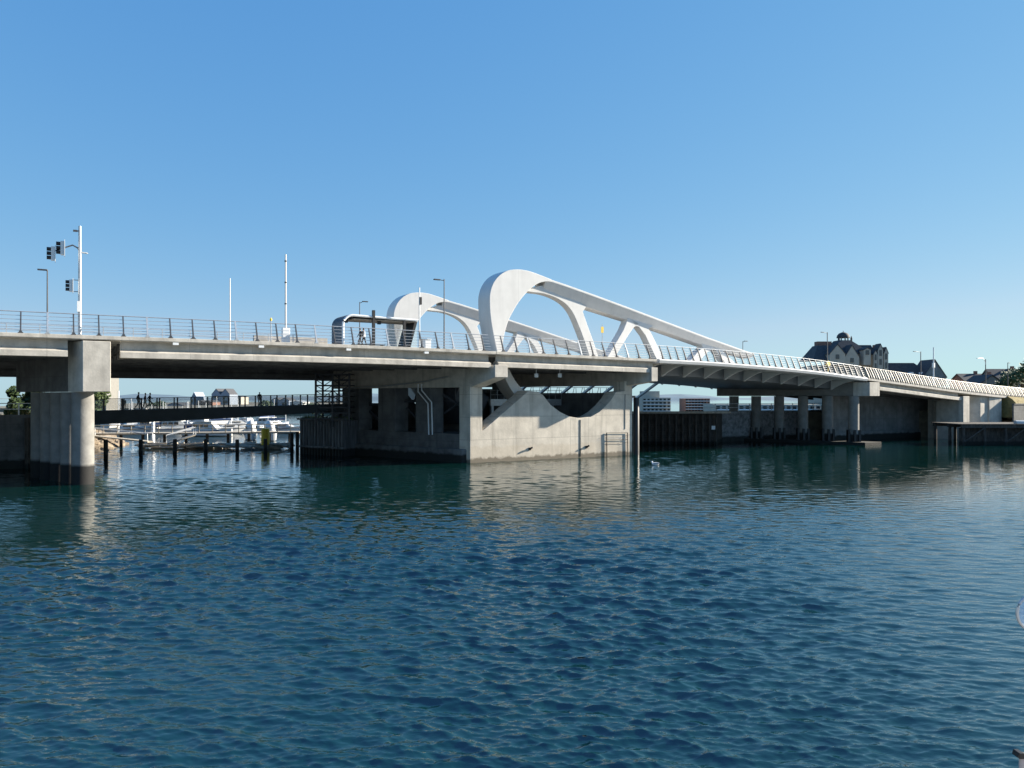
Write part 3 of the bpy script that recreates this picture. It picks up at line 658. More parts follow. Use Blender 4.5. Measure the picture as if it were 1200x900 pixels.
# dormers and pale gables
for px0, px1, pye, pyr, dy in ((968, 986, 415, 404.5, -1.6), (986, 1003, 419, 405.5, -1.2), (1008, 1016, 410, 408.5, -1.4)):
    w_, r_ = MB(), MB(); gable_block(w_, r_, ((HX(px0)+HX(px1))/2, YH1+1+dy), HX(px1)-HX(px0), 4, HZ(428), HZ(pye), HZ(pyr), axis='y', ov=.15)
    d = part('dormer', w_, M_cream, HB); part('roof', r_, M_roof, d)
    part('window', MB().box(((HX(px0)+HX(px1))/2, YH1-1.05+dy, HZ(pye)-.9), (1.0, .12, 1.3)), M_dglass, d)
for px0, px1, pye, pyr in ((1021, 1025.5, 415, 411), (1026, 1032, 410, 404), (1033, 1038, 414, 408)):
    w_, r_ = MB(), MB(); gable_block(w_, r_, ((HX(px0)+HX(px1))/2, YH1), HX(px1)-HX(px0), 3, 4.6, HZ(pye), HZ(pyr), axis='y', ov=.1)
    d = part('bay', w_, M_cream, HB); part('roof', r_, M_roof, d)
    for z in (HZ(pye)-1, HZ(pye)-3.6): part('window', MB().box(((HX(px0)+HX(px1))/2, YH1-1.55, z), ((HX(px1)-HX(px0))*.45, .1, 1.7)), M_dglass, d)
for i in range(8): part('window', MB().box((HX(962+i*7.2), YH1+.95, HZ(433)), (.9, .12, 1.6)), M_dglass, HB)

MH = thing('mansard_building', 'long dark mansard roofed building with round pale dormers behind the right-hand railing', 'building', (HX(1080), YH1+10, 4.6))
b = MB(); b.box((HX(1080), YH1+16, (4.6+HZ(443))/2), (HX(1124)-HX(1040), 10, HZ(443)-4.6)); part('wall', b, M_brick, MH)
part('roof', hip(HX(1038), HX(1126), YH1+10, YH1+22, HZ(446), HX(1042), HX(1098), YH1+13, YH1+19, HZ(423)), M_roof, MH)
w_, r_ = MB(), MB(); T = gable_block(w_, r_, (HX(1113), YH1+12), HX(1127)-HX(1099), 8, HZ(452), HZ(441), HZ(420.5), axis='y', ov=.2)
g = part('gable_end', w_, mat('grey_render', (.17, .19, .19), .85, var=.2, scale=1), MH); part('roof', r_, M_roof, g)
for px, py in ((1063, 439), (1076, 437.5), (1089, 437), (1102.5, 437)):
    p = Vector((HX(px), YH1+9.6, HZ(py)))
    o8 = [(.62*math.cos(k*math.pi/4+.39), .62*math.sin(k*math.pi/4+.39)) for k in range(8)]
    part('round_dormer', MB().prism(o8, lambda a, c: p+Vector((a, 0, c)), lambda a, c: p+Vector((a, 2.5, c))), M_white2, MH)
part('chimney', MB().box((HX(1062), YH1+14, HZ(426.5)), (1.2, 1.2, 3.2)), M_brick, MH)

def house(name, label, px0, px1, pye, pyr, Y, roof=M_roof, wall=M_cream, axis='x', dep=8):
    k = Y/F; x0, x1 = (px0-600)*k, (px1-600)*k; ze = CAMZ-(pye-YH)*k; zr = CAMZ-(pyr-YH)*k
    t = thing(name, label, 'house', ((x0+x1)/2, Y, 4.6)); w_, r_ = MB(), MB()
    gable_block(w_, r_, ((x0+x1)/2, Y), x1-x0, dep, 2, ze, zr, axis=axis)
    part('wall', w_, wall, t); rr = part('roof', r_, roof, t)
    n = max(2, int((x1-x0)/3))
    for i in range(n): part('window', MB().box((x0+(x1-x0)*(i+.5)/n, Y-dep/2-.02, ze-1.3), (.9, .12, 1.2)), M_dglass, t)
    part('chimney', MB().box((x0+(x1-x0)*.75, Y, zr+.3), (.8, .8, 1.6)), M_brick, rr)
    return t
house('brick_house', 'low brown brick house with a flat pitched roof left of the dark gabled house', 1122, 1150, 447, 439, 235, wall=M_brick)
house('grey_house', 'grey rendered house front with chimney just above the descending railing', 1138, 1166, 450, 440.5, 215, wall=MATS['grey_render'], axis='y')
house('dark_house', 'dark slate roofed house beside the tree at the right edge', 1156, 1196, 446, 433.5, 228, wall=MATS['grey_render'])
# apartments seen below the lifting span
def apartment(label, px0, px1, pyt, pyb, Y, wall, ns, nb, step=0):
    k = Y/F; x0, x1 = (px0-600)*k, (px1-600)*k; z1 = CAMZ-(pyt-YH)*k; z0 = CAMZ-(pyb-YH)*k-6
    t = thing('apartment_block', label, 'building', ((x0+x1)/2, Y, z0)); b = MB(); b.box(((x0+x1)/2, Y+6, (z0+z1)/2), (x1-x0, 12, z1-z0))
    if step: b.box(((x0+x1)/2-2, Y+6, z1+1.4), ((x1-x0)*.6, 8, 2.8))
    part('wall', b, wall, t)
    hgt = (z1-(CAMZ-(pyb-YH)*k))/ns
    for i in range(ns):
        z = z1-hgt*(i+.55)
        part('balcony', MB().box(((x0+x1)/2, Y-.55, z-hgt*.38), ((x1-x0)*.96, 1.1, hgt*.22)), M_white2, t)
        for j in range(nb): part('window', MB().box((x0+(x1-x0)*(j+.5)/nb, Y-.04, z), ((x1-x0)/nb*.6, .1, hgt*.5)), M_dglass, t)
    return t
apartment('pale stepped apartment block with balconies seen under the lifting span, left one', 753, 786, 466, 486, 330, M_cream, 5, 7, 1)
apartment('long pale waterfront building in the gaps between the right-hand bridge columns', 838, 962, 474, 487, 205, M_cream, 2, 18)
apartment('brown brick apartment block with windows in columns seen under the lifting span', 803, 832, 467, 486, 340, M_brick, 6, 8)

# ------------------------------------------------------------------ TREES
def tree(name, label, c, h, r, m, trunk_h=.35, n=2600, leaf=.35, seed=1, group=None, flat=1.0):
    rng = random.Random(seed); c = Vector(c); t = thing(name, label, 'tree', c, group)
    b = MB(); b.tube([c, c+Vector((.05*h*rng.uniform(-1, 1), .03*h, h*.4)), c+Vector((0, 0, h*.8))], h*.03, 8, h*.008)
    cl = []
    for i in range(16):
        a = rng.uniform(0, 6.28); rr = r*rng.uniform(.15, .85); zz = h*(trunk_h+(1-trunk_h)*rng.random()**.9)
        rr *= (1.15-.75*max(0, (zz/h-trunk_h)/(1-trunk_h))**2)
        q = c+Vector((rr*math.cos(a), rr*math.sin(a), zz)); cl.append((q, r*rng.uniform(.25, .48)))
        b.tube([c+Z*h*(trunk_h*.7+.2*rng.random()), (c+Z*zz*.8+q)/2, q], h*.010, 5, h*.003)
    part('trunk', b, M_bark, t)
    f = MB()
    for i in range(n):
        q, qr = cl[rng.randrange(len(cl))]
        d = Vector((rng.gauss(0, 1), rng.gauss(0, 1), rng.gauss(0, .8))).normalized()*qr*rng.random()**.4; p = q+d
        e1 = Vector((rng.gauss(0, 1), rng.gauss(0, 1), rng.gauss(0, 1))).normalized(); e2 = e1.orthogonal().normalized()
        s = leaf*rng.uniform(.5, 1.2); f.add([p-e1*s, p+e2*s*.6, p+e1*s, p-e2*s*.6], [(0, 1, 2, 3)])
    part('crown', f, m, t); return t
def treepx(label, px, pyt, Y, zbase, r, m, name='broadleaf_tree', seed=1, n=2200, leaf=.4, trunk_h=.3):
    p = Wp(px, pyt, Y); return tree(name, label, (p.x, Y, zbase), p.z-zbase, r, m, trunk_h, n, leaf, seed)
treepx('green tree at the right edge of the photo behind the railing', 1199, 427, 190, 4.6, 4.6, M_green, seed=3)
treepx('darker tree just left of the tree at the right edge', 1182, 437, 205, 4.6, 4.2, M_green2, seed=4)

# ------------------------------------------------------------------ LEFT BANK, WALKWAY
ql = [Vector((-80, 62, 0)), Vector((-47.5, 78, 0)), Vector((-46.2, 82.4, 0)), Vector((-48, 88, 0)), Vector((-80, 140, 0)), Vector((-200, 180, 0)), Vector((-200, 62, 0))]
solo('left_bank', MB().prism([(v.x, v.y) for v in ql], lambda a, c: Vector((a, c, -3)), lambda a, c: Vector((a, c, 4.2))), M_grav, None, None, (-70, 100, 0), kind='structure')
qw = MB(); 
qw.hexa([Vector((x, y, z)) for z in (-3, 5.3) for x, y in ((-80, 60.6), (-46.9, 76.9), (-47.4, 78), (-80, 62))])
qw.hexa([Vector((x, y, z)) for z in (-3, 5.3) for x, y in ((-46.9, 76.9), (-45.2, 82.0), (-46.2, 82.4), (-47.4, 78))])
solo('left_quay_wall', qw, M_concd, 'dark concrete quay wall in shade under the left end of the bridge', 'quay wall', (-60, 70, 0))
for i in range(9):
    f = i/8; x, y = -78+30*f, 61.2+15*f
    solo('fender_timber', MB().box((x, y-.15, 2), (.35, .3, 6)), M_wood, 'upright dark timber fender on the shaded quay wall under the left end of the bridge', 'fender', (x, y-.15, -1), 'timber fenders on the left quay wall')
fence('bank_railing', 'pale railing on top of the left quay wall under the bridge', (-78, 61.3, 5.3), (-47.3, 77.2, 5.3), 18, 1.15, M_white2, 'railing')
b = MB()
for i in range(420):
    f = random.random(); x = -79+32*f+random.uniform(-3, 0); y = 64.5+16*f+random.uniform(0, 6); p = Vector((x, y, 4.2)); h = random.uniform(.4, 1.7)
    b.add([p+Vector((-.12, 0, 0)), p+Vector((.12, .05, 0)), p+Vector((random.uniform(-.4, .4), random.uniform(-.3, .3), h))], [(0, 1, 2)])
solo('dry_grass', b, M_grass, None, None, (-62, 72, 4.2), kind='stuff')
treepx('dark bushy tree on the left bank seen under the bridge deck', 33, 442, 92, 4.2, 2.4, M_green2, seed=8, leaf=.3, n=3200, trunk_h=.12)
treepx('green tree behind the round columns of the left pier', 116, 455, 104, 4.2, 2.2, M_green, seed=9, n=1600, leaf=.25, trunk_h=.2)
# riprap
def bank(t, f): return Vector((-53.5-16*t-4.5*f, 99.5+4*t+16*f, -.5+5.2*t**.8))
b = MB(); gx = [[bank(i/8, j/8) for j in range(9)] for i in range(9)]
b.add([p for q in gx for p in q], [(i*9+j, i*9+j+1, (i+1)*9+j+1, (i+1)*9+j) for i in range(8) for j in range(8)])
solo('bank_slope', b, M_grav, None, None, (-60, 106, 0), kind='structure')
b = MB(); rr = random.Random(5)
for i in range(260):
    p = bank(rr.random()**1.6*.75, rr.random()); b.icos(p+Z*.15, rr.uniform(.35, .85), .22, (1.2, 1, .75), 1, rr)
solo('riprap', b, M_rock, None, None, (-56, 106, 0), kind='stuff')
b = MB()
for i in range(700):
    p = bank(.45+.5*rr.random(), rr.random()); h = rr.uniform(.4, 1.5)
    b.add([p+Vector((-.14, 0, 0)), p+Vector((.14, .05, 0)), p+Vector((rr.uniform(-.4, .4), rr.uniform(-.3, .3), h))], [(0, 1, 2)])
solo('golden_grass', b, mat('golden_grass', (.35, .24, .06), .95, col2=(.20, .17, .05), scale=1.2), None, None, (-60, 106, 3), kind='stuff')

# walkway (dark haunched girder with glass rail)
A0, A1 = Vector((-43.5, 80, 0)), Vector((-20.3, 93, 0)); wu = (A1-A0).normalized(); wn = Vector((-wu.y, wu.x, 0))
FB = thing('footbridge', 'low dark footbridge with a glass railing crossing behind the left columns to the main pier', 'footbridge', A0)
Lw = (A1-A0).length
def wz(t): return 5.62+.62*t
def wd(t): return 1.42-.55*t+.10*math.sin(t*math.pi)
secs = []
for i in range(25):
    t = i/24; p = A0+wu*Lw*t; z = wz(t)
    secs.append([p+Z*z, p+wn*.25+Z*(z-wd(t)), p+wn*3.2+Z*(z-wd(t)), p+wn*3.5+Z*z])
part('girder', MB().loft(secs), mat('bridge_green', (.030, .042, .050), .6, var=.15, scale=1), FB)
for side in (0.06, 3.44):
    b = MB(); b.tube([A0+wu*Lw*i/12+wn*side+Z*(wz(i/12)+1.22) for i in range(13)], .035, 6); rl = part('handrail', b, M_dsteel, FB)
    for i in range(15):
        t = (i+.5)/15; p = A0+wu*Lw*t+wn*side; part('post', MB().box(p+Z*(wz(t)+.6), (.14, .12, 1.24), wu, wn), M_dsteel, rl)
        if side > 1: continue
    g = MB().hexa([A0+wn*(side+d)+wu*(Lw*f)+Z*(wz(f)+h) for h in (.08, 1.15) for d, f in ((0.03, 0), (.03, 1), (.045, 1), (.045, 0))]); part('glass_panel', g, mat('rail_glass', (.6, .75, .8), .05, alpha=.12), rl)
# steel lattice tower at its pier end
LT = thing('lattice_tower', 'dark open steel stair tower at the pier end of the footbridge', 'tower', (-21.5, 92, 4))
lx0, lx1, ly0, ly1, lz0, lz1 = -23.4, -19.4, 91.6, 95, 3.5, 9.9
b = MB(); b2 = MB()
for x in (lx0, (lx0+lx1)/2, lx1):
    for y in (ly0, ly1): b.box((x, y, (lz0+lz1)/2), (.22, .22, lz1-lz0))
for k in range(9):
    z = lz0+1.0+k*.66
    for y in (ly0, ly1): b2.box(((lx0+lx1)/2, y, z), (lx1-lx0, .12, .14))
    for x in (lx0, lx1): b2.box((x, (ly0+ly1)/2, z), (.12, ly1-ly0, .14))
    for j in range(4):
        x0_ = lx0+j*(lx1-lx0)/4; b2.tube([Vector((x0_, ly0, z)), Vector((x0_+(lx1-lx0)/4, ly0, z+(.66 if j % 2 else -.6)))], .05, 5)
part('upright', b, M_dsteel, LT); part('bracing', b2, M_dsteel, LT)
b = MB()
for k in range(14): b.box((lx0+.3+(k % 7)*.5, ly0+.9+1.2*(k//7), lz0+1.3+.33*k), (.5, 1.0, .06))
part('stair', b, M_dsteel, LT)
# sheet pile cell in front of it
SP = thing('sheet_pile_wall', 'ribbed grey sheet pile wall in the water beneath the stair tower', 'wall', (-22.5, 94, 0))
p0, p1 = Vector((-26.3, 95.2, 0)), Vector((-19.9, 91.0, 0)); b = MB(); n = 15; pl = []
du = (p1-p0)/n; dn = Vector((-du.y, du.x, 0)).normalized()
for i in range(n):
    a = p0+du*i
    for f, o in ((0, 0), (.35, 0), (.5, .28), (.85, .28)): pl.append(a+du*f+dn*o)
pl.append(p1)
poly = [(v.x, v.y) for v in pl]+[(p1.x+3, p1.y+9), (p0.x+2.4, p0.y+8)]
part('sheeting', MB().prism(poly, lambda a, c: Vector((a, c, -2.5)), lambda a, c: Vector((a, c, 4.25))), M_sheet, SP)
part('capping_beam', MB().box((p0+p1)/2+Z*4.36+dn*.1, ((p1-p0).length+.3, .9, .2), du.normalized(), dn), M_concd, SP)
part('waling', MB().box((p0+p1)/2+Z*1.0-dn*.12, ((p1-p0).length+.2, .2, .22), du.normalized(), dn), M_sheet, SP)
b = MB()
for i in range(160):
    f = random.random(); p = p0+(p1-p0)*f+dn*random.uniform(.2, 1.6)+Z*4.3; h = random.uniform(.2, .6)
    b.add([p+Vector((-.08, 0, 0)), p+Vector((.08, 0, 0)), p+Vector((random.uniform(-.2, .2), 0, h))], [(0, 1, 2)])
solo('weeds', b, M_green, None, None, (-23, 93, 4.3), kind='stuff')

# ------------------------------------------------------------------ DOCKS, PILES, BOATS
pl_px = [(124, 538, 515), (165, 534, 515), (205, 533, 514.5), (241, 531.5, 514.5), (278, 531, 515), (311, 529.5, 514), (342, 528.5, 507), (348.5, 528.5, 506)]
for i, (px, pyb, pyt) in enumerate(pl_px):
    Y = CAMZ*F/(pyb-YH); p = Wp(px, pyt, Y)
    lab = ['dark mooring pile nearest the rocky bank', 'dark mooring pile second from the rocky bank', 'dark mooring pile by the white moored sloop ramp', 'dark mooring pile left of the middle of the timber dock', 'dark mooring pile under the two rounded white cabins', 'dark mooring pile below the yellow drum', 'dark pile of a pair beside the sheet pile wall, left one', 'dark pile of a pair touching the sheet pile wall, right one'][i]
    pile('mooring_pile', p, -2.5, p.z, .24, M_wood, lab, 'mooring piles of the old timber dock')
DK = thing('timber_dock', 'old grey timber dock with handrails running behind the row of dark piles', 'dock', Wp(230, 528, 99))
dz = .95
d0, d1 = Vector((-59.5, 107, 0)), Vector((-31.3, 113, 0)); du_ = (d1-d0).normalized(); dn_ = Vector((-du_.y, du_.x, 0)); Ld = (d1-d0).length
part('decking', MB().hexa([d0+dn_*w+du_*l+Z*z for z in (1.75, 1.98) for l, w in ((0, 0), (Ld, 0), (Ld, 2.6), (0, 2.6))]), M_woodl, DK)
b = MB()
for h in (.55, 1.1): b.tube([d0+Z*(1.98+h)+du_*.1, d1+Z*(1.98+h)], .06, 6)
rl = part('handrail', b, M_woodl, DK)
for i in range(16): part('post', MB().box(d0+du_*Ld*(i+.3)/16+Z*2.5, (.12, .12, 1.1), du_, dn_), M_woodl, rl)
for i in range(10):
    q = d0+du_*Ld*(i+.5)/10+dn_*1.2; part('pile', MB().lathe((q.x, q.y, 0), [(.22, -2.5), (.22, 1.75)], 8), M_wood, DK)
b = MB()
for i in range(80):
    f = random.random(); q = Wp(168+165*f, 526, 104+3*random.random()); b.tube([Vector((q.x-1.8, q.y, random.uniform(.05, .7))), Vector((q.x+1.8, q.y+random.uniform(-.8, .8), random.uniform(.05, .8)))], random.uniform(.1, .2), 6)
solo('log_boom', b, M_woodl, 'tangle of floating grey logs in front of the timber dock', 'log boom', (-42, 96, 0))
def gangway(label, a, c):
    a, c = Vector(a), Vector(c); t = thing('gangway', label, 'gangway', a); d = (c-a).normalized(); s_ = d.cross(Z).normalized()
    part('ramp', MB().hexa([a-s_*.6-Z*.15, c-s_*.6-Z*.15, c+s_*.6-Z*.15, a+s_*.6-Z*.15, a-s_*.6, c-s_*.6, c+s_*.6, a+s_*.6]), M_woodl, t)
    for sg in (-.6, .6): part('handrail', MB().tube([a+s_*sg, a+s_*sg+Z*1, c+s_*sg+Z*1, c+s_*sg], .05, 6), M_white2, t)
gangway('sloping gangway from the rocky bank down to the dock', Wp(108, 510, 103), Wp(176, 517, 102))
gangway('sloping gangway between the dock and its floating logs', Wp(228, 509, 104), Wp(196, 519, 102))
# motor boats
def boat_proto(kind):
    L = 9.0
    t = thing('motor_boat', 'x', 'boat', (0, 0, 0), 'white motor boats moored behind the timber dock')
    secs = []
    for i in range(11):
        f = i/10; x = -L/2+L*f; w = 1.45*(1-max(0, f-.45)**2.2*3.2) if f > .45 else 1.45*(.86+.3*f); w = max(w, .04); sh = .95+.55*f**2
        secs.append([Vector((x, -w, sh)), Vector((x, -w*.86, .15)), Vector((x, 0, -.35+.3*f**3)), Vector((x, w*.86, .15)), Vector((x, w, sh)), Vector((x, 0, sh+.06))])
    part('hull', MB().loft(secs), M_hull, t, smooth=True)
    c = MB()
    if kind == 0:
        c.hexa([Vector(v) for v in ((-2.6, -1.15, 1.0), (2.2, -1.0, 1.2), (2.2, 1.0, 1.2), (-2.6, 1.15, 1.0), (-2.4, -1.0, 2.5), (.9, -.85, 2.5), (.9, .85, 2.5), (-2.4, 1.0, 2.5))])
        c.box((-.9, 0, 2.62), (4.2, 2.3, .12)); c.box((-1.2, 0, 3.25), (1.8, 1.6, 1.1)); c.box((-1.3, 0, 3.9), (2.4, 1.9, .1))
    elif kind == 1:
        c.icos((-.2, 0, 1.5), 1.0, 0, (2.6, 1.25, 1.75), 3); c.box((-2.4, 0, 1.5), (2.2, 2.0, 1.0))
    else:
        c.hexa([Vector(v) for v in ((-1.6, -1.0, 1.0), (2.0, -.8, 1.3), (2.0, .8, 1.3), (-1.6, 1.0, 1.0), (-1.3, -.85, 1.75), (1.2, -.65, 1.75), (1.2, .65, 1.75), (-1.3, .85, 1.75))])
    cb = part('cabin', c, M_hull, t, smooth=(kind == 1))
    if kind == 0:
        for x in (-1.9, -.9, .1): 
            for sg in (-1, 1): part('window', MB().box((x, sg*1.06, 1.95), (.75, .14, .55)), M_dglass, cb)
        for sg in (-1, 1): part('window', MB().box((-1.2, sg*.81, 3.4), (1.3, .06, .45)), M_dglass, cb)
    elif kind == 1:
        for sg in (-1, 1): part('window', MB().box((.1, sg*1.2, 2.0), (2.4, .1, .5)), M_dglass, cb)
    else:
        for sg in (-1, 1): part('window', MB().box((0, sg*.9, 1.5), (2.0, .12, .22)), M_dglass, cb)
    b = MB()
    if kind == 2:
        b.tube([Vector((.5, 0, 1.5)), Vector((.5, 0, 6.2))], .07, 6); b.tube([Vector((.5, 0, 2.6)), Vector((-3.6, 0, 2.5))], .09, 6)
    else: b.tube([Vector((-1.6, 0, 2.6)), Vector((-1.6, 0, 5.6))], .05, 6)
    part('mast', b, M_white2, t)
    if kind == 2: part('sail_cover', MB().tube([Vector((.4, 0, 2.72)), Vector((-1.5, 0, 2.74)), Vector((-3.5, 0, 2.62))], .2, 8, .12), M_navy, t, smooth=True)
    if kind == 0: part('canopy', MB().box((-3.4, 0, 1.75), (1.5, 2.2, .9)), M_navy, t, bevel=.2)
    part('rub_rail', MB().tube([Vector((-4.3, -1.3, .8)), Vector((0, -1.5, .85)), Vector((2.6, -1.1, 1.1))], .06, 6), M_navy, t)
    b = MB(); pr = [Vector((.6+.34*i, sg*(1.25-.05*i*i*.35), 1.85)) for sg in (1,) for i in range(9)]
    b.tube(pr, .025, 5); b.tube([Vector((v.x, -v.y, v.z)) for v in pr], .025, 5); part('bow_rail', b, M_steel, t)
    return t
M_navy = mat('navy_canvas', (.03, .06, .14), .8)
protos = [boat_proto(k) for k in range(3)]
blist = [  # px, waterline py, kind, heading, label
 (152, 508.5, 2, .3, 'white sloop moored nearest the rocky bank beyond the dock'),
 (172, 507.5, 0, 2.6, 'white cabin cruiser just right of the sloop nearest the bank'),
 (188, 507, 2, .1, 'white sloop right of the tall white mooring post'),
 (206, 508, 0, .4, 'white cabin cruiser above the sloping gangway'),
 (222, 506.5, 2, 2.9, 'low white sloop left of the tall flybridge cruiser'),
 (244, 511, 0, -.1, 'tall flybridge cruiser with dark side windows, nearest of the cabin cruisers'),
 (268, 508, 2, .5, 'white sloop between the flybridge cruiser and the rounded cabins'),
 (294, 515, 1, -1.15, 'white boat with a rounded cabin, left one of two at the dock'),
 (316, 516, 1, -1.0, 'white boat with a rounded cabin behind the yellow drum'),
 (332, 507.5, 2, -.2, 'low white sloop at the right end of the marina'),
 (200, 500, 0, 1.2, 'white cruiser in the back row right of the white post'),
 (256, 501, 0, .8, 'white cruiser in the back row behind the flybridge cruiser'),
 (160, 501, 0, .2, 'white cruiser in the back row near the bank'),
 (230, 500.5, 2, .2, 'white sloop in the back row left of the flybridge cruiser'),
]
used = set()
for px, py, k, hd, lab in blist:
    Y = CAMZ*F/(py-YH); p = Wp(px, py, Y); sc_ = 1.0
    if k not in used:
        used.add(k); o = protos[k]; o.location = (p.x, p.y, 0); o.rotation_euler = (0, 0, hd); o['label'] = lab
    else: o = copy_thing(protos[k], (p.x, p.y, 0), hd, lab)
    if k == 1: o.scale = (.62, .72, 1.0)
BL = 'small white boat in the crowded back rows of the marina beyond the dock'
rb = random.Random(11)
for i in range(12):
    px = 140+16.5*i+rb.uniform(-4, 4); py = rb.uniform(497.5, 504); Y = CAMZ*F/(py-YH)
    o = copy_thing(protos[rb.choice((0, 2, 2))], ((px-600)/F*Y, Y, 0), rb.uniform(-.5, 3.6), BL); o['group'] = 'boats in the back rows of the marina'; o.scale = (1, 1, rb.uniform(.85, 1.15))
Yd = 104; p = Wp(311, 512, Yd)
solo('yellow_drum', MB().lathe((p.x, p.y, 0), [(.55, .6), (.55, 1.0), (.6, 1.05), (.55, 1.1), (.55, 2.75), (.45, 2.8)], 14), M_yellow, 'bright yellow drum standing at the dock in front of a rounded white cabin', 'drum', (p.x, p.y, .6), smooth=True)
p = Wp(179.5, 519, 118); solo('mooring_post', MB().lathe((p.x, p.y, 0), [(.24, -2), (.24, 4.0), (.1, 4.2)], 12), M_white2, 'tall white mooring post standing among the moored boats', 'post', (p.x, p.y, 0), smooth=True)

# ------------------------------------------------------------------ FAR LEFT SHORE
b = MB(); secs = []; rh = random.Random(3)
n = 60; base = []
for i in range(n+1):
    x = -1500+2600*i/n; h = 9+5*math.sin(i*.33)+4*math.sin(i*.81+1)+3*rh.random(); secs.append([Vector((x, 2300, -3)), Vector((x, 2350, h*.45)), Vector((x, 2440, h)), Vector((x, 2700, -3))])
solo('hills', MB().loft(secs), M_hill, None, None, (0, 2400, 0), kind='structure')
solo('far_shore', MB().prism([(-260, 330), (-60, 330), (-85, 420), (-150, 700), (-300, 700)], lambda a, c: Vector((a, c, -3)), lambda a, c: Vector((a, c, 2.2))), M_grav, None, None, (-100, 400, 0), kind='structure')
def far_building(name, label, px0, px1, pye, pyr, Y, wall, roof, gables=1, ns=4):
    k = Y/F; x0, x1 = (px0-600)*k, (px1-600)*k; ze = CAMZ-(pye-YH)*k; zr = CAMZ-(pyr-YH)*k
    t = thing(name, label, 'building', ((x0+x1)/2, Y, 2)); w_, r_ = MB(), MB(); wdt = (x1-x0)/gables
    for g in range(gables): gable_block(w_, r_, (x0+wdt*(g+.5), Y), wdt-.05, 14, 1.5, ze, zr, axis='y', ov=.05)
    part('wall', w_, wall, t); part('roof', r_, roof, t)
    nb = max(2, int((x1-x0)/4))
    for i in range(ns):
        for j in range(nb): part('window', MB().box((x0+(x1-x0)*(j+.5)/nb, Y-7.06, ze-1.8-3*i), ((x1-x0)/nb*.5, .1, 1.5)), M_dglass, t)
    return t
M_bgrey = mat('blue_grey_cladding', (.20, .24, .30), .7, var=.1, scale=.5)
far_building('twin_gable_building', 'tall blue grey building with twin pointed gables on the far shore behind the footbridge', 253, 274, 462, 456, 480, M_bgrey, M_roof, 2, 5)
far_building('gabled_tower', 'narrow pointed tower building on the far shore left of the twin gables', 229.5, 236, 466, 460, 480, M_bgrey, M_bgrey, 1, 4)
far_building('apartment_house', 'pale apartment house on the far shore just right of the twin gables', 275, 287, 465, 464, 500, M_cream, M_roof, 1, 5)
far_building('shore_house', 'low dark house on the far shore below the footbridge rail, left of the pointed tower', 199, 222, 475, 472, 420, M_bgrey, M_roof, 1, 1)
far_building('shore_terrace', 'long low terrace on the far shore between tower and twin gables', 236, 253, 471, 469.5, 450, M_brick, M_roof, 2, 2)
far_building('white_warehouse', 'low white warehouse on the far shore near the pier end of the footbridge', 344, 359, 471, 470, 400, M_hull, M_hull, 1, 1)
far_building('dark_warehouse', 'dark warehouse on the far shore left of the low white warehouse', 322, 343, 469, 466.5, 420, M_bgrey, M_roof, 2, 1)
TB = thing('tower_block', 'cream tower block with window bands just right of the left pier cap', 'building', (-168, 310, 2))
k = 310/F; part('wall', MB().box(((117-600)*k, 312, 10), (24*k, 10, 34)), mat('tower_render', (.17, .165, .15), .85, var=.06), TB)
for i in range(7): part('window_band', MB().box(((117-600)*k, 306.95, 4+i*3.0), (21*k, .12, 1.2)), M_dglass, TB)
p = Wp(139, 481, 112); solo('flagstaff', MB().tube([Vector((p.x, p.y, 2)), Vector((p.x, p.y, Wp(139, 458, 112).z))], .09, 8), M_white2, 'thin white mast on the far dock left of the three walkers', 'mast', (p.x, p.y, 2))
for i, (px, pt, Y, sd) in enumerate(((186, 474, 400, 21), (312, 473, 400, 22), (366, 477, 300, 23))):
    treepx(['low dark trees on the far shore between walkers and shore house', 'dark tree on the far shore right of the apartment house', 'small tree on the far shore near the stair tower'][i], px, pt, Y, 2, 4.5, M_green2, seed=sd, n=900, leaf=.8, trunk_h=.1)

# ------------------------------------------------------------------ ON THE DECK: signals, lamps, masts, shelter, sign
def onpx(px, w): 
    s, _ = at(px, 400, w); return P(s, w, zt(s)), s
def zof(p, py): return CAMZ-(py-YH)*p.y/F
p, s = onpx(93.5, 1.6)
TS = thing('traffic_signal', 'tall grey signal mast with three traffic lights at the left end of the bridge', 'traffic signal', p)
zt_ = zof(p, 265)
part('pole', MB().tube([p, Vector((p.x, p.y, zt_))], .135, 12, .10).box(p+Z*.06, (.5, .5, .12), U, N), M_steel, TS, smooth=True)
arm = [p+Z*(zof(p, 296)-p.z), p+Z*(zof(p, 291)-p.z)-U*.12, p+Z*(zof(p, 288)-p.z)-U*.5, p+Z*(zof(p, 292)-p.z)-U*1.1, p+Z*(zof(p, 297)-p.z)-U*1.8]
part('mast_arm', MB().tube(arm, .06, 8), M_dsteel, TS, smooth=True)
def head(c, sc=1.0):                      # faces -U, pale housing and backplate, black visors
    h = MB(); h.box(c, (.26*sc, .36*sc, 1.10*sc), U, N); o = part('signal_head', h, M_white2, TS, bevel=.02)
    part('backplate', MB().box(c+U*.16*sc, (.04, .62*sc, 1.30*sc), U, N), M_white2, o)
    for k in (-1, 0, 1):
        q = c+Z*.34*k*sc-U*.13*sc; n = 12; secs = []
        for x in (0, .30*sc): secs.append([q-U*x+(N*math.cos(2*math.pi*j/n)+Z*math.sin(2*math.pi*j/n))*.15*sc for j in range(n)])
        part('visor', MB().loft(secs), M_black, o)
    return o
head(p+Z*(zof(p, 293)-p.z)-U*1.22-N*.2); head(p+Z*(zof(p, 299.5)-p.z)-U*1.86+N*.1)
head(p+Z*(zof(p, 335.5)-p.z)-U*.62, .88)
for y in (328.5, 342): part('bracket', MB().tube([p+Z*(zof(p, y)-p.z), p+Z*(zof(p, y)-p.z)-U*.6], .03, 6), M_dsteel, TS)
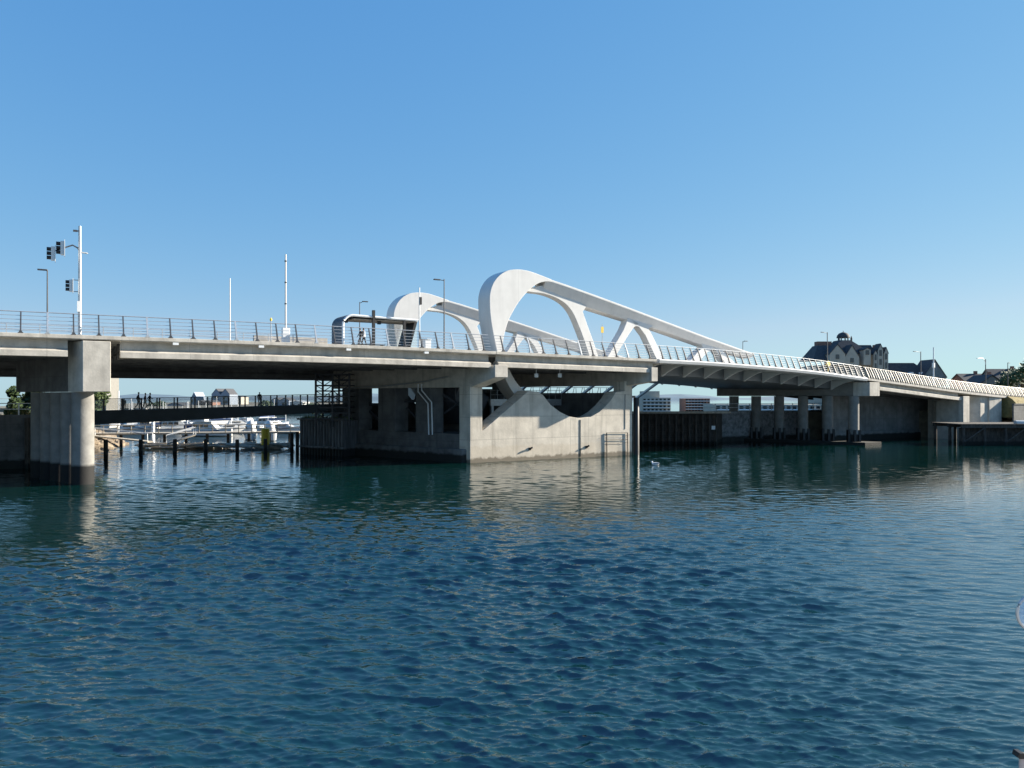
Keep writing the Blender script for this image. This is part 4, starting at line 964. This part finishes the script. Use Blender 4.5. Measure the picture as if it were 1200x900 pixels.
part('control_box', MB().box(p+Z*(zof(p, 359.5)-p.z)-N*.16-U*.08, (.24, .25, .85), U, N), M_white2, TS)
part('camera_bracket', MB().tube([p+Z*(zof(p, 270.5)-p.z), p+Z*(zof(p, 271.5)-p.z)-U*.3], .05, 6).box(p+Z*(zof(p, 271)-p.z)-U*.32, (.3, .16, .14), U, N), M_dsteel, TS)
part('side_arm', MB().tube([p+Z*(zof(p, 296)-p.z), p+Z*(zof(p, 296.5)-p.z)+U*.6], .035, 6).box(p+Z*(zof(p, 295.6)-p.z)+U*.3, (.5, .2, .05), U, N), M_white2, TS)

def lamp(label, px, pyt, w, arm_len, arm_dir, style='flat', rise=.18, r=.075, group='street lamps along the bridge'):
    p, s = onpx(px, w); t = thing('street_lamp', label, 'street lamp', p, group); z1 = zof(p, pyt)
    part('pole', MB().tube([p, Vector((p.x, p.y, z1))], r, 10, r*.65).box(p+Z*.1, (.32, .32, .2), U, N), M_dsteel, t, smooth=True)
    q = Vector((p.x, p.y, z1)); d = arm_dir
    if style == 'flat':
        part('arm', MB().tube([q-Z*.15, q+d*arm_len+Z*(rise-.25)], .04, 6), M_dsteel, t)
        part('lamp_head', MB().hexa([q+d*(arm_len-.1+x)+N*y+Z*(rise-.25+zz) for zz in (-.05, .07) for x, y in ((0, -.13), (.75, -.13), (.75, .13), (0, .13))]), M_dsteel, t, bevel=.03)
    else:
        pts = [q+Z*0+d*0]+[q+d*(arm_len*math.sin(a))+Z*(rise*(1-math.cos(a)))*-1+Z*0 for a in ()]
        pts = [q-Z*1.6, q-Z*.7+d*.12, q-Z*.1+d*.6, q+Z*.15+d*1.2, q+Z*.18+d*arm_len]
        part('arm', MB().tube(pts, .06, 8), M_white2, t, smooth=True)
        part('lamp_head', MB().box(q+Z*.14+d*(arm_len+.35), (.8, .26, .12), d, d.cross(Z)), M_white2, t, bevel=.03)
    return t
L_ = -U
lamp('slim dark street lamp left of the signal mast', 55.5, 316, 9, .1, -U, rise=.2)
lamp('tall street lamp with its arm pointing left, just left of the great white ring', 520.5, 327, 2.4, .55, -U, rise=.12)
lamp('street lamp with its arm pointing right, above the shelter roof', 421.5, 354, 24, .45, U, rise=.35)
lamp('small street lamp above the end of the sloping chord', 870.5, 400, 24, .45, U, rise=.3)
lamp('street lamp in front of the turreted building', 969.5, 389.5, 24, 1.2, -U, rise=.2, r=.11)
lamp('street lamp in front of the mansard roofed building', 1079, 412, 24, 2.0, -U, rise=.2, r=.12)
lamp('pale lamp with a curved swan neck over the descending railing', 1155, 421, 26, 3.1, -U, style='curve', r=.14)
lamp('plain slim lamp post left of the tree at the right edge', 1181, 425, 20, .2, U, rise=.2, r=.11)
def mast(name, label, px, pyt, w, r, m, cat='mast'):
    p, s = onpx(px, w); t = thing(name, label, cat, p); z1 = zof(p, pyt)
    part('pole', MB().tube([p, Vector((p.x, p.y, z1))], r, 10, r*.7), m, t, smooth=True); return t, p
mast('white_mast', 'plain thin white mast behind the railing left of the antenna mast', 269.5, 326, 5, .06, M_white)
t, p = mast('antenna_mast', 'tall white jointed antenna mast with a cabinet at its foot', 334.8, 298, 5, .10, M_white)
b = MB()
for y in (306, 331, 356): b.lathe((p.x, p.y, 0), [(.12, zof(p, y)-.06), (.12, zof(p, y)+.06)], 10)
part('collar', b, M_dsteel, t); part('cabinet', MB().box(p+Z*.95, (.7, .5, 1.5), U, N), M_white2, t, bevel=.03); part('plinth', MB().box(p+Z*.1, (.8, .6, .2), U, N), M_concd, t)
t, p = mast('signal_post', 'slim grey post with a small dark signal box at the right end of the shelter', 491.5, 337, 2.2, .075, M_steel)
part('signal_box', MB().box(p+Z*(zof(p, 352.5)-p.z)+U*.12, (.22, .22, .75), U, N), M_black, t)
t, p = mast('radio_mast', 'thin pale pole between the mansard roofed building lamps', 1094, 407, 24, .16, M_white2)
part('equipment_box', MB().box(p+Z*(zof(p, 428)-p.z), (.5, .4, 1.0), U, N), M_white2, t)
p, s = onpx(705.8, 12); t = thing('yellow_sign', 'small yellow sign on a thin post seen inside the white truss', 'road sign', p)
part('post', MB().tube([p, Vector((p.x, p.y, zof(p, 380)))], .04, 6), M_steel, t)
part('sign_panel', MB().box(Vector((p.x, p.y-.06, zof(p, 386.5))), (.42, .03, .80), U, N), M_yellow, t)
p, s = onpx(317.5, 7); t = thing('warning_post', 'short post with a small amber beacon left of the antenna mast cabinet', 'post', p)
part('post', MB().tube([p, Vector((p.x, p.y, zof(p, 373)))], .05, 6), M_steel, t); part('beacon', MB().lathe((p.x, p.y, zof(p, 376)), [(.1, 0), (.12, .15), (.05, .3)], 8), M_yellow, t)
# yellow marker at the foot of the lamp by the turreted building
p, s = onpx(970, 1.4); solo('yellow_marker', MB().box(p+Z*1.45-N*.1, (.75, .05, .75), (U+Z).normalized(), N, (Z-U).normalized()).box(p+Z*.7-N*.06, (.08, .05, 1.4), U, N), M_yellow, 'yellow diamond marker on the railing below the turreted building', 'road sign', p)
# concrete road barrier beyond the rail
s0_, _ = at(298, 395, 8); s1_, _ = at(384, 395, 8); p = P(s0_, 8, zt(s0_))
solo('road_barrier', MB().loft([[P(s_, 8, zt(s_)), P(s_, 8.1, zt(s_)+1.15), P(s_, 8.5, zt(s_)+1.15), P(s_, 8.6, zt(s_))] for s_ in (s0_, s1_)]), M_conc2, 'low pale concrete barrier on the roadway left of the shelter', 'barrier', p)

# shelter: metal shell that curves down into its left end wall, glazed, open to the camera
sw0, sw1 = 3.0, 6.2
sa, _ = at(401, 395, sw0); sb, _ = at(489, 395, sw0); zr = zt(sa)+2.0+1.0
SHT = thing('shelter', 'long open shelter with curved corrugated end, thin roof and black posts on the bridge', 'shelter', P((sa+sb)/2, sw0, zt(sa)))
zb = zt(sa)+.02; H_ = CAMZ-(368-YH)*P(sa, sw0, 0).y/F
prof_o = [(sa, zb)]+[(sa+1.0-1.0*math.cos(R(a)), H_-1.0+1.0*math.sin(R(a))) for a in range(0, 91, 15)]+[(sb, H_-.15)]
prof_i = [(sb, H_-.33)]+[(sa+1.0-.82*math.cos(R(a)), H_-1.0+.82*math.sin(R(a))) for a in range(90, -1, -15)]+[(sa+.18, zb)]
sh = part('shell', MB().prism(prof_o+prof_i, lambda a, c: P(a, sw0+.12, c), lambda a, c: P(a, sw1, c)), M_cor, SHT)
for k in range(12):
    w = sw0+.25+k*(sw1-sw0-.4)/11
    part('rib', MB().prism([(a-.03*(1 if i < 8 else 0), c+.03) for i, (a, c) in enumerate(prof_o[:8])]+prof_o[:8][::-1], lambda a, c: P(a, w, c), lambda a, c: P(a, w+.07, c)), M_cor, sh)
b = MB().tube([P(a+.09, sw0, c-.06) for a, c in prof_o], .12, 8); part('frame_tube', b, M_white2, SHT, smooth=True)
part('ceiling', MB().sbox(sa+1.2, sb-.2, sw0+.2, sw1-.1, H_-.42, H_-.34), M_woodl, SHT)
for px, hh in ((437.5, .55), (473.5, -.3)):
    s_, _ = at(px, 395, sw0); part('post', MB().box(P(s_, sw0-.05, (zb+H_+hh)/2), (.26, .26, H_+hh-zb), U, N), M_black, SHT)
for px in (403, 442): 
    s_, _ = at(px, 395, sw0+.6); part('ceiling_lamp', MB().box(P(s_+.2, sw0+.6, H_-.6), (.32, .3, .32), U, N), M_black, SHT)
s_, _ = at(455, 395, sw1); s2_, _ = at(478, 395, sw1); part('glass_panel', MB().sbox(s_, s2_+1, sw1-.1, sw1-.06, zb+.1, H_-.4), M_glass, SHT)
part('end_panel', MB().prism([(sb-1.0, zb), (sb-.7, zb), (sb+.1, H_-.35), (sb-.2, H_-.35)], lambda a, c: P(a, sw0+.2, c), lambda a, c: P(a, sw1-.2, c)), M_black, SHT)
s_, _ = at(418, 395, sw1-.6); part('bench', MB().sbox(s_, s_+3, sw1-.9, sw1-.4, zb+.40, zb+.48).sbox(s_+.2, s_+.35, sw1-.85, sw1-.45, zb, zb+.40).sbox(s_+2.6, s_+2.75, sw1-.85, sw1-.45, zb, zb+.40), M_woodl, SHT)
p, s = onpx(499, 3.2); solo('utility_cabinet', MB().box(p+Z*.55, (.9, .6, 1.1), U, N).box(p+Z*1.13, (1.0, .7, .06), U, N), M_white2, 'small white utility cabinet on the deck just right of the shelter', 'cabinet', p, bevel=.02)

# ------------------------------------------------------------------ PEOPLE (one skinned surface each)
def person(label, loc, facing, top, legs, pose=0, h=1.74, group=None, bag=False):
    k = h/1.74; sw = [0, .22, -.16, .30][pose]
    V = {'pel': (0, 0, .96), 'wai': (0, .0, 1.12), 'che': (.02, 0, 1.34), 'nec': (.03, 0, 1.50), 'hd0': (.05, 0, 1.58), 'hd1': (.06, 0, 1.68),
         'hl': (0, .10, .92), 'kl': (.05+sw, .10, .50), 'al': (sw*1.3-.03, .10, .09), 'tl': (sw*1.3+.14, .11, .03),
         'hr': (0, -.10, .92), 'kr': (.05-sw*.5, -.10, .50), 'ar': (-sw*1.5-.05, -.10, .10), 'tr': (-sw*1.5+.11, -.11, .03),
         'sl': (.01, .19, 1.44), 'el': (-.05-sw*.5, .25, 1.16), 'wl': (.08-sw*.6, .24, .93), 'fl': (.12-sw*.6, .23, .83),
         'sr': (.01, -.19, 1.44), 'er': (-.04+sw*.6, -.25, 1.16), 'wr': (.14+sw*.6, -.22, .95), 'fr': (.18+sw*.6, -.21, .86)}
    if pose == 3: V['wr'] = (.30, -.12, 1.16); V['fr'] = (.34, -.06, 1.22)
    rad = dict(pel=.15, wai=.135, che=.16, nec=.055, hd0=.075, hd1=.085, hl=.095, kl=.062, al=.042, tl=.035, hr=.095, kr=.062, ar=.042, tr=.035, sl=.065, el=.045, wl=.032, fl=.028, sr=.065, er=.045, wr=.032, fr=.028)
    E_ = [('pel', 'wai'), ('wai', 'che'), ('che', 'nec'), ('nec', 'hd0'), ('hd0', 'hd1'), ('pel', 'hl'), ('hl', 'kl'), ('kl', 'al'), ('al', 'tl'), ('pel', 'hr'), ('hr', 'kr'), ('kr', 'ar'), ('ar', 'tr'), ('che', 'sl'), ('sl', 'el'), ('el', 'wl'), ('wl', 'fl'), ('che', 'sr'), ('sr', 'er'), ('er', 'wr'), ('wr', 'fr')]
    names = list(V); me = bpy.data.meshes.new('body'); me.from_pydata([V[n_] for n_ in names], [(names.index(a), names.index(c)) for a, c in E_], [])
    tmp = bpy.data.objects.new('tmp', me); C.objects.link(tmp); sk = tmp.modifiers.new('s', 'SKIN'); tmp.modifiers.new('d', 'SUBSURF').levels = 1
    for i, n_ in enumerate(names):
        me.skin_vertices[0].data[i].radius = (rad[n_], rad[n_]*(1.15 if n_ in ('pel', 'wai', 'che') else 1))
    me.skin_vertices[0].data[0].use_root = True
    bpy.context.view_layer.update(); dg = bpy.context.evaluated_depsgraph_get()
    em = bpy.data.meshes.new_from_object(tmp.evaluated_get(dg)); bpy.data.objects.remove(tmp); em.name = 'body'
    em.materials.clear()
    for m_ in (legs, top, M_skin, M_blk): em.materials.append(m_)
    for po in em.polygons:
        c = po.center; po.use_smooth = True
        po.material_index = 3 if c.z < .09 else 0 if (c.z < .98 and abs(c.y) < .19) else 2 if (c.z > 1.49 or c.z < .95) else 1
    o = bpy.data.objects.new('person', em); C.objects.link(o); o.location = loc; o.rotation_euler = (0, 0, facing); o.scale = (k, k, k)
    o['label'] = label; o['category'] = 'person'
    if group: o['group'] = group
    hb = MB().icos((.045, 0, 1.675), .1, .05, (1.0, .92, 1.0), 2); hb.v = [v for v in hb.v]
    for i, v in enumerate(hb.v):
        if v.x > .08 and v.z < 1.72: hb.v[i] = Vector((.08, v.y, v.z))
    hm = hb.mesh('hair', M_hair, Vector(), True); ho = bpy.data.objects.new('hair', hm); C.objects.link(ho); ho.parent = o
    nb = MB().icos((.145, 0, 1.63), .018, 0, (1, .8, 1.3), 1); no = bpy.data.objects.new('nose', nb.mesh('nose', M_skin, Vector(), True)); C.objects.link(no); no.parent = o
    if bag:
        bb = MB().box((-.2, 0, 1.28), (.16, .3, .42)); bo = bpy.data.objects.new('backpack', bb.mesh('backpack', M_blk, Vector())); C.objects.link(bo); bo.parent = o; bv(bo, .04)
    return o
def onwalk(px, side=1.6):
    lo, hi = 0., 1.
    for _ in range(40):
        m_ = (lo+hi)/2; q = A0+wu*Lw*m_+wn*side
        if 600+F*q.x/q.y < px: lo = m_
        else: hi = m_
    q = A0+wu*Lw*lo+wn*side; return Vector((q.x, q.y, wz(lo)+.005))
wa = math.atan2(wu.y, wu.x)
person('person in a long navy coat walking on the footbridge, leftmost of three', onwalk(162), wa, M_blue, M_blue, 1, 1.86)
person('person in a maroon top walking in the middle of the three on the footbridge', onwalk(170), wa, M_purp, M_blk, 2, 1.76)
person('person in black top and shorts walking right in front of the three on the footbridge', onwalk(175.5), wa, M_blk, M_blk, 3, 1.76)
person('person in dark clothes standing low by the footbridge rail, left of the three walkers', onwalk(146, 2.6), wa+2, M_blue, M_blk, 0, 1.2)
person('person in blue standing alone on the footbridge near its pier end', onwalk(304), wa+1, M_blue, M_blue, 0, 1.6)
p, s = onpx(422.5, 1.9); person('person in dark clothes with a backpack walking by the shelter', p+Z*.01, TH+math.pi, M_blk, M_blk, 1, 1.72, bag=True)
p, s = onpx(426.5, 2.3); person('person in a white shirt walking beside the one with the backpack', p+Z*.01, TH+math.pi, M_wcl, M_blk, 2, 1.78)

# ------------------------------------------------------------------ GULL, FOREGROUND BITS
g = Wp(768, 545, CAMZ*F/80); G = thing('gull', 'white gull resting on the water right of the pale pier', 'gull', (g.x, g.y, 0))
b = MB().icos((g.x, g.y, .12), .2, 0, (1.9, .9, .8), 3); b.icos((g.x-.36, g.y, .32), .1, 0, (1.1, .9, 1), 2); b.tube([Vector((g.x-.28, g.y, .15)), Vector((g.x-.36, g.y, .32))], .07, 8)
part('body', b, M_wcl, G, smooth=True)
for sg in (-1, 1): part('wing', MB().icos((g.x+.1, g.y+sg*.15, .19), .17, 0, (2.0, .3, .55), 2), mat('gull_grey', (.35, .37, .40), .7), G, smooth=True)
part('beak', MB().tube([Vector((g.x-.45, g.y, .31)), Vector((g.x-.56, g.y, .29))], .022, 6, .008), M_yellow, G)
# the quay the photograph is taken from, out of frame below
solo('quay_deck', MB().hexa([Vector((x, y, z)) for z in (-3, 4.5) for x, y in ((-30, -14), (30, -14), (30, 2.55), (-30, 2.55))]), M_conc2, 'concrete quay edge below the viewpoint', 'quay', (0, 0, 0))
Yf = 3.0; c = Wp(1214, 718, Yf); rr_ = 22/F*Yf
MR = thing('round_disc', 'round bluish disc with a grey rim at the right edge over the water', 'disc', (c.x+.32, Yf, 4.5))
n = 40
part('rim', MB().tube([c+Vector((rr_*math.cos(2*math.pi*i/n), 0, rr_*math.sin(2*math.pi*i/n))) for i in range(n+1)], .006, 8), M_steel, MR, smooth=True)
part('glass', MB().loft([[c+Vector((r_*math.cos(2*math.pi*i/n), y_, r_*math.sin(2*math.pi*i/n))) for i in range(n)] for r_, y_ in ((rr_*.97, .004), (rr_*.7, -.012), (rr_*.35, -.02), (.001, -.022))]), mat('sky_tint_plastic', (.35, .50, .70), .08, alpha=.35), MR, smooth=True)  # blue tint painted in place of the sky mirrored in the disc
part('stem', MB().tube([c+Vector((rr_, .01, 0)), c+Vector((.3, .02, -.1)), Vector((c.x+.32, Yf+.02, c.z-.2)), Vector((c.x+.32, 2.5, 4.5))], .012, 8), M_dsteel, MR)
Yk = 2.5; c = Wp(1197.5, 885, Yk)
RP = thing('railing_post', 'pale post with a black clamp on top at the lower right corner', 'post', (c.x, Yk, 4.5))
part('post', MB().tube([Vector((c.x-.005, Yk, 4.5)), Vector((c.x+.003, Yk, c.z-.004))], .011, 10), mat('tan_metal', (.45, .38, .36), .5), RP, smooth=True)
part('clamp', MB().box(c, (.042, .03, .013), (1, 0, -.22), (0, 1, 0), (.22, 0, 1)).box(c+Vector((-.010, 0, .004)), (.014, .032, .018)), M_black, RP)
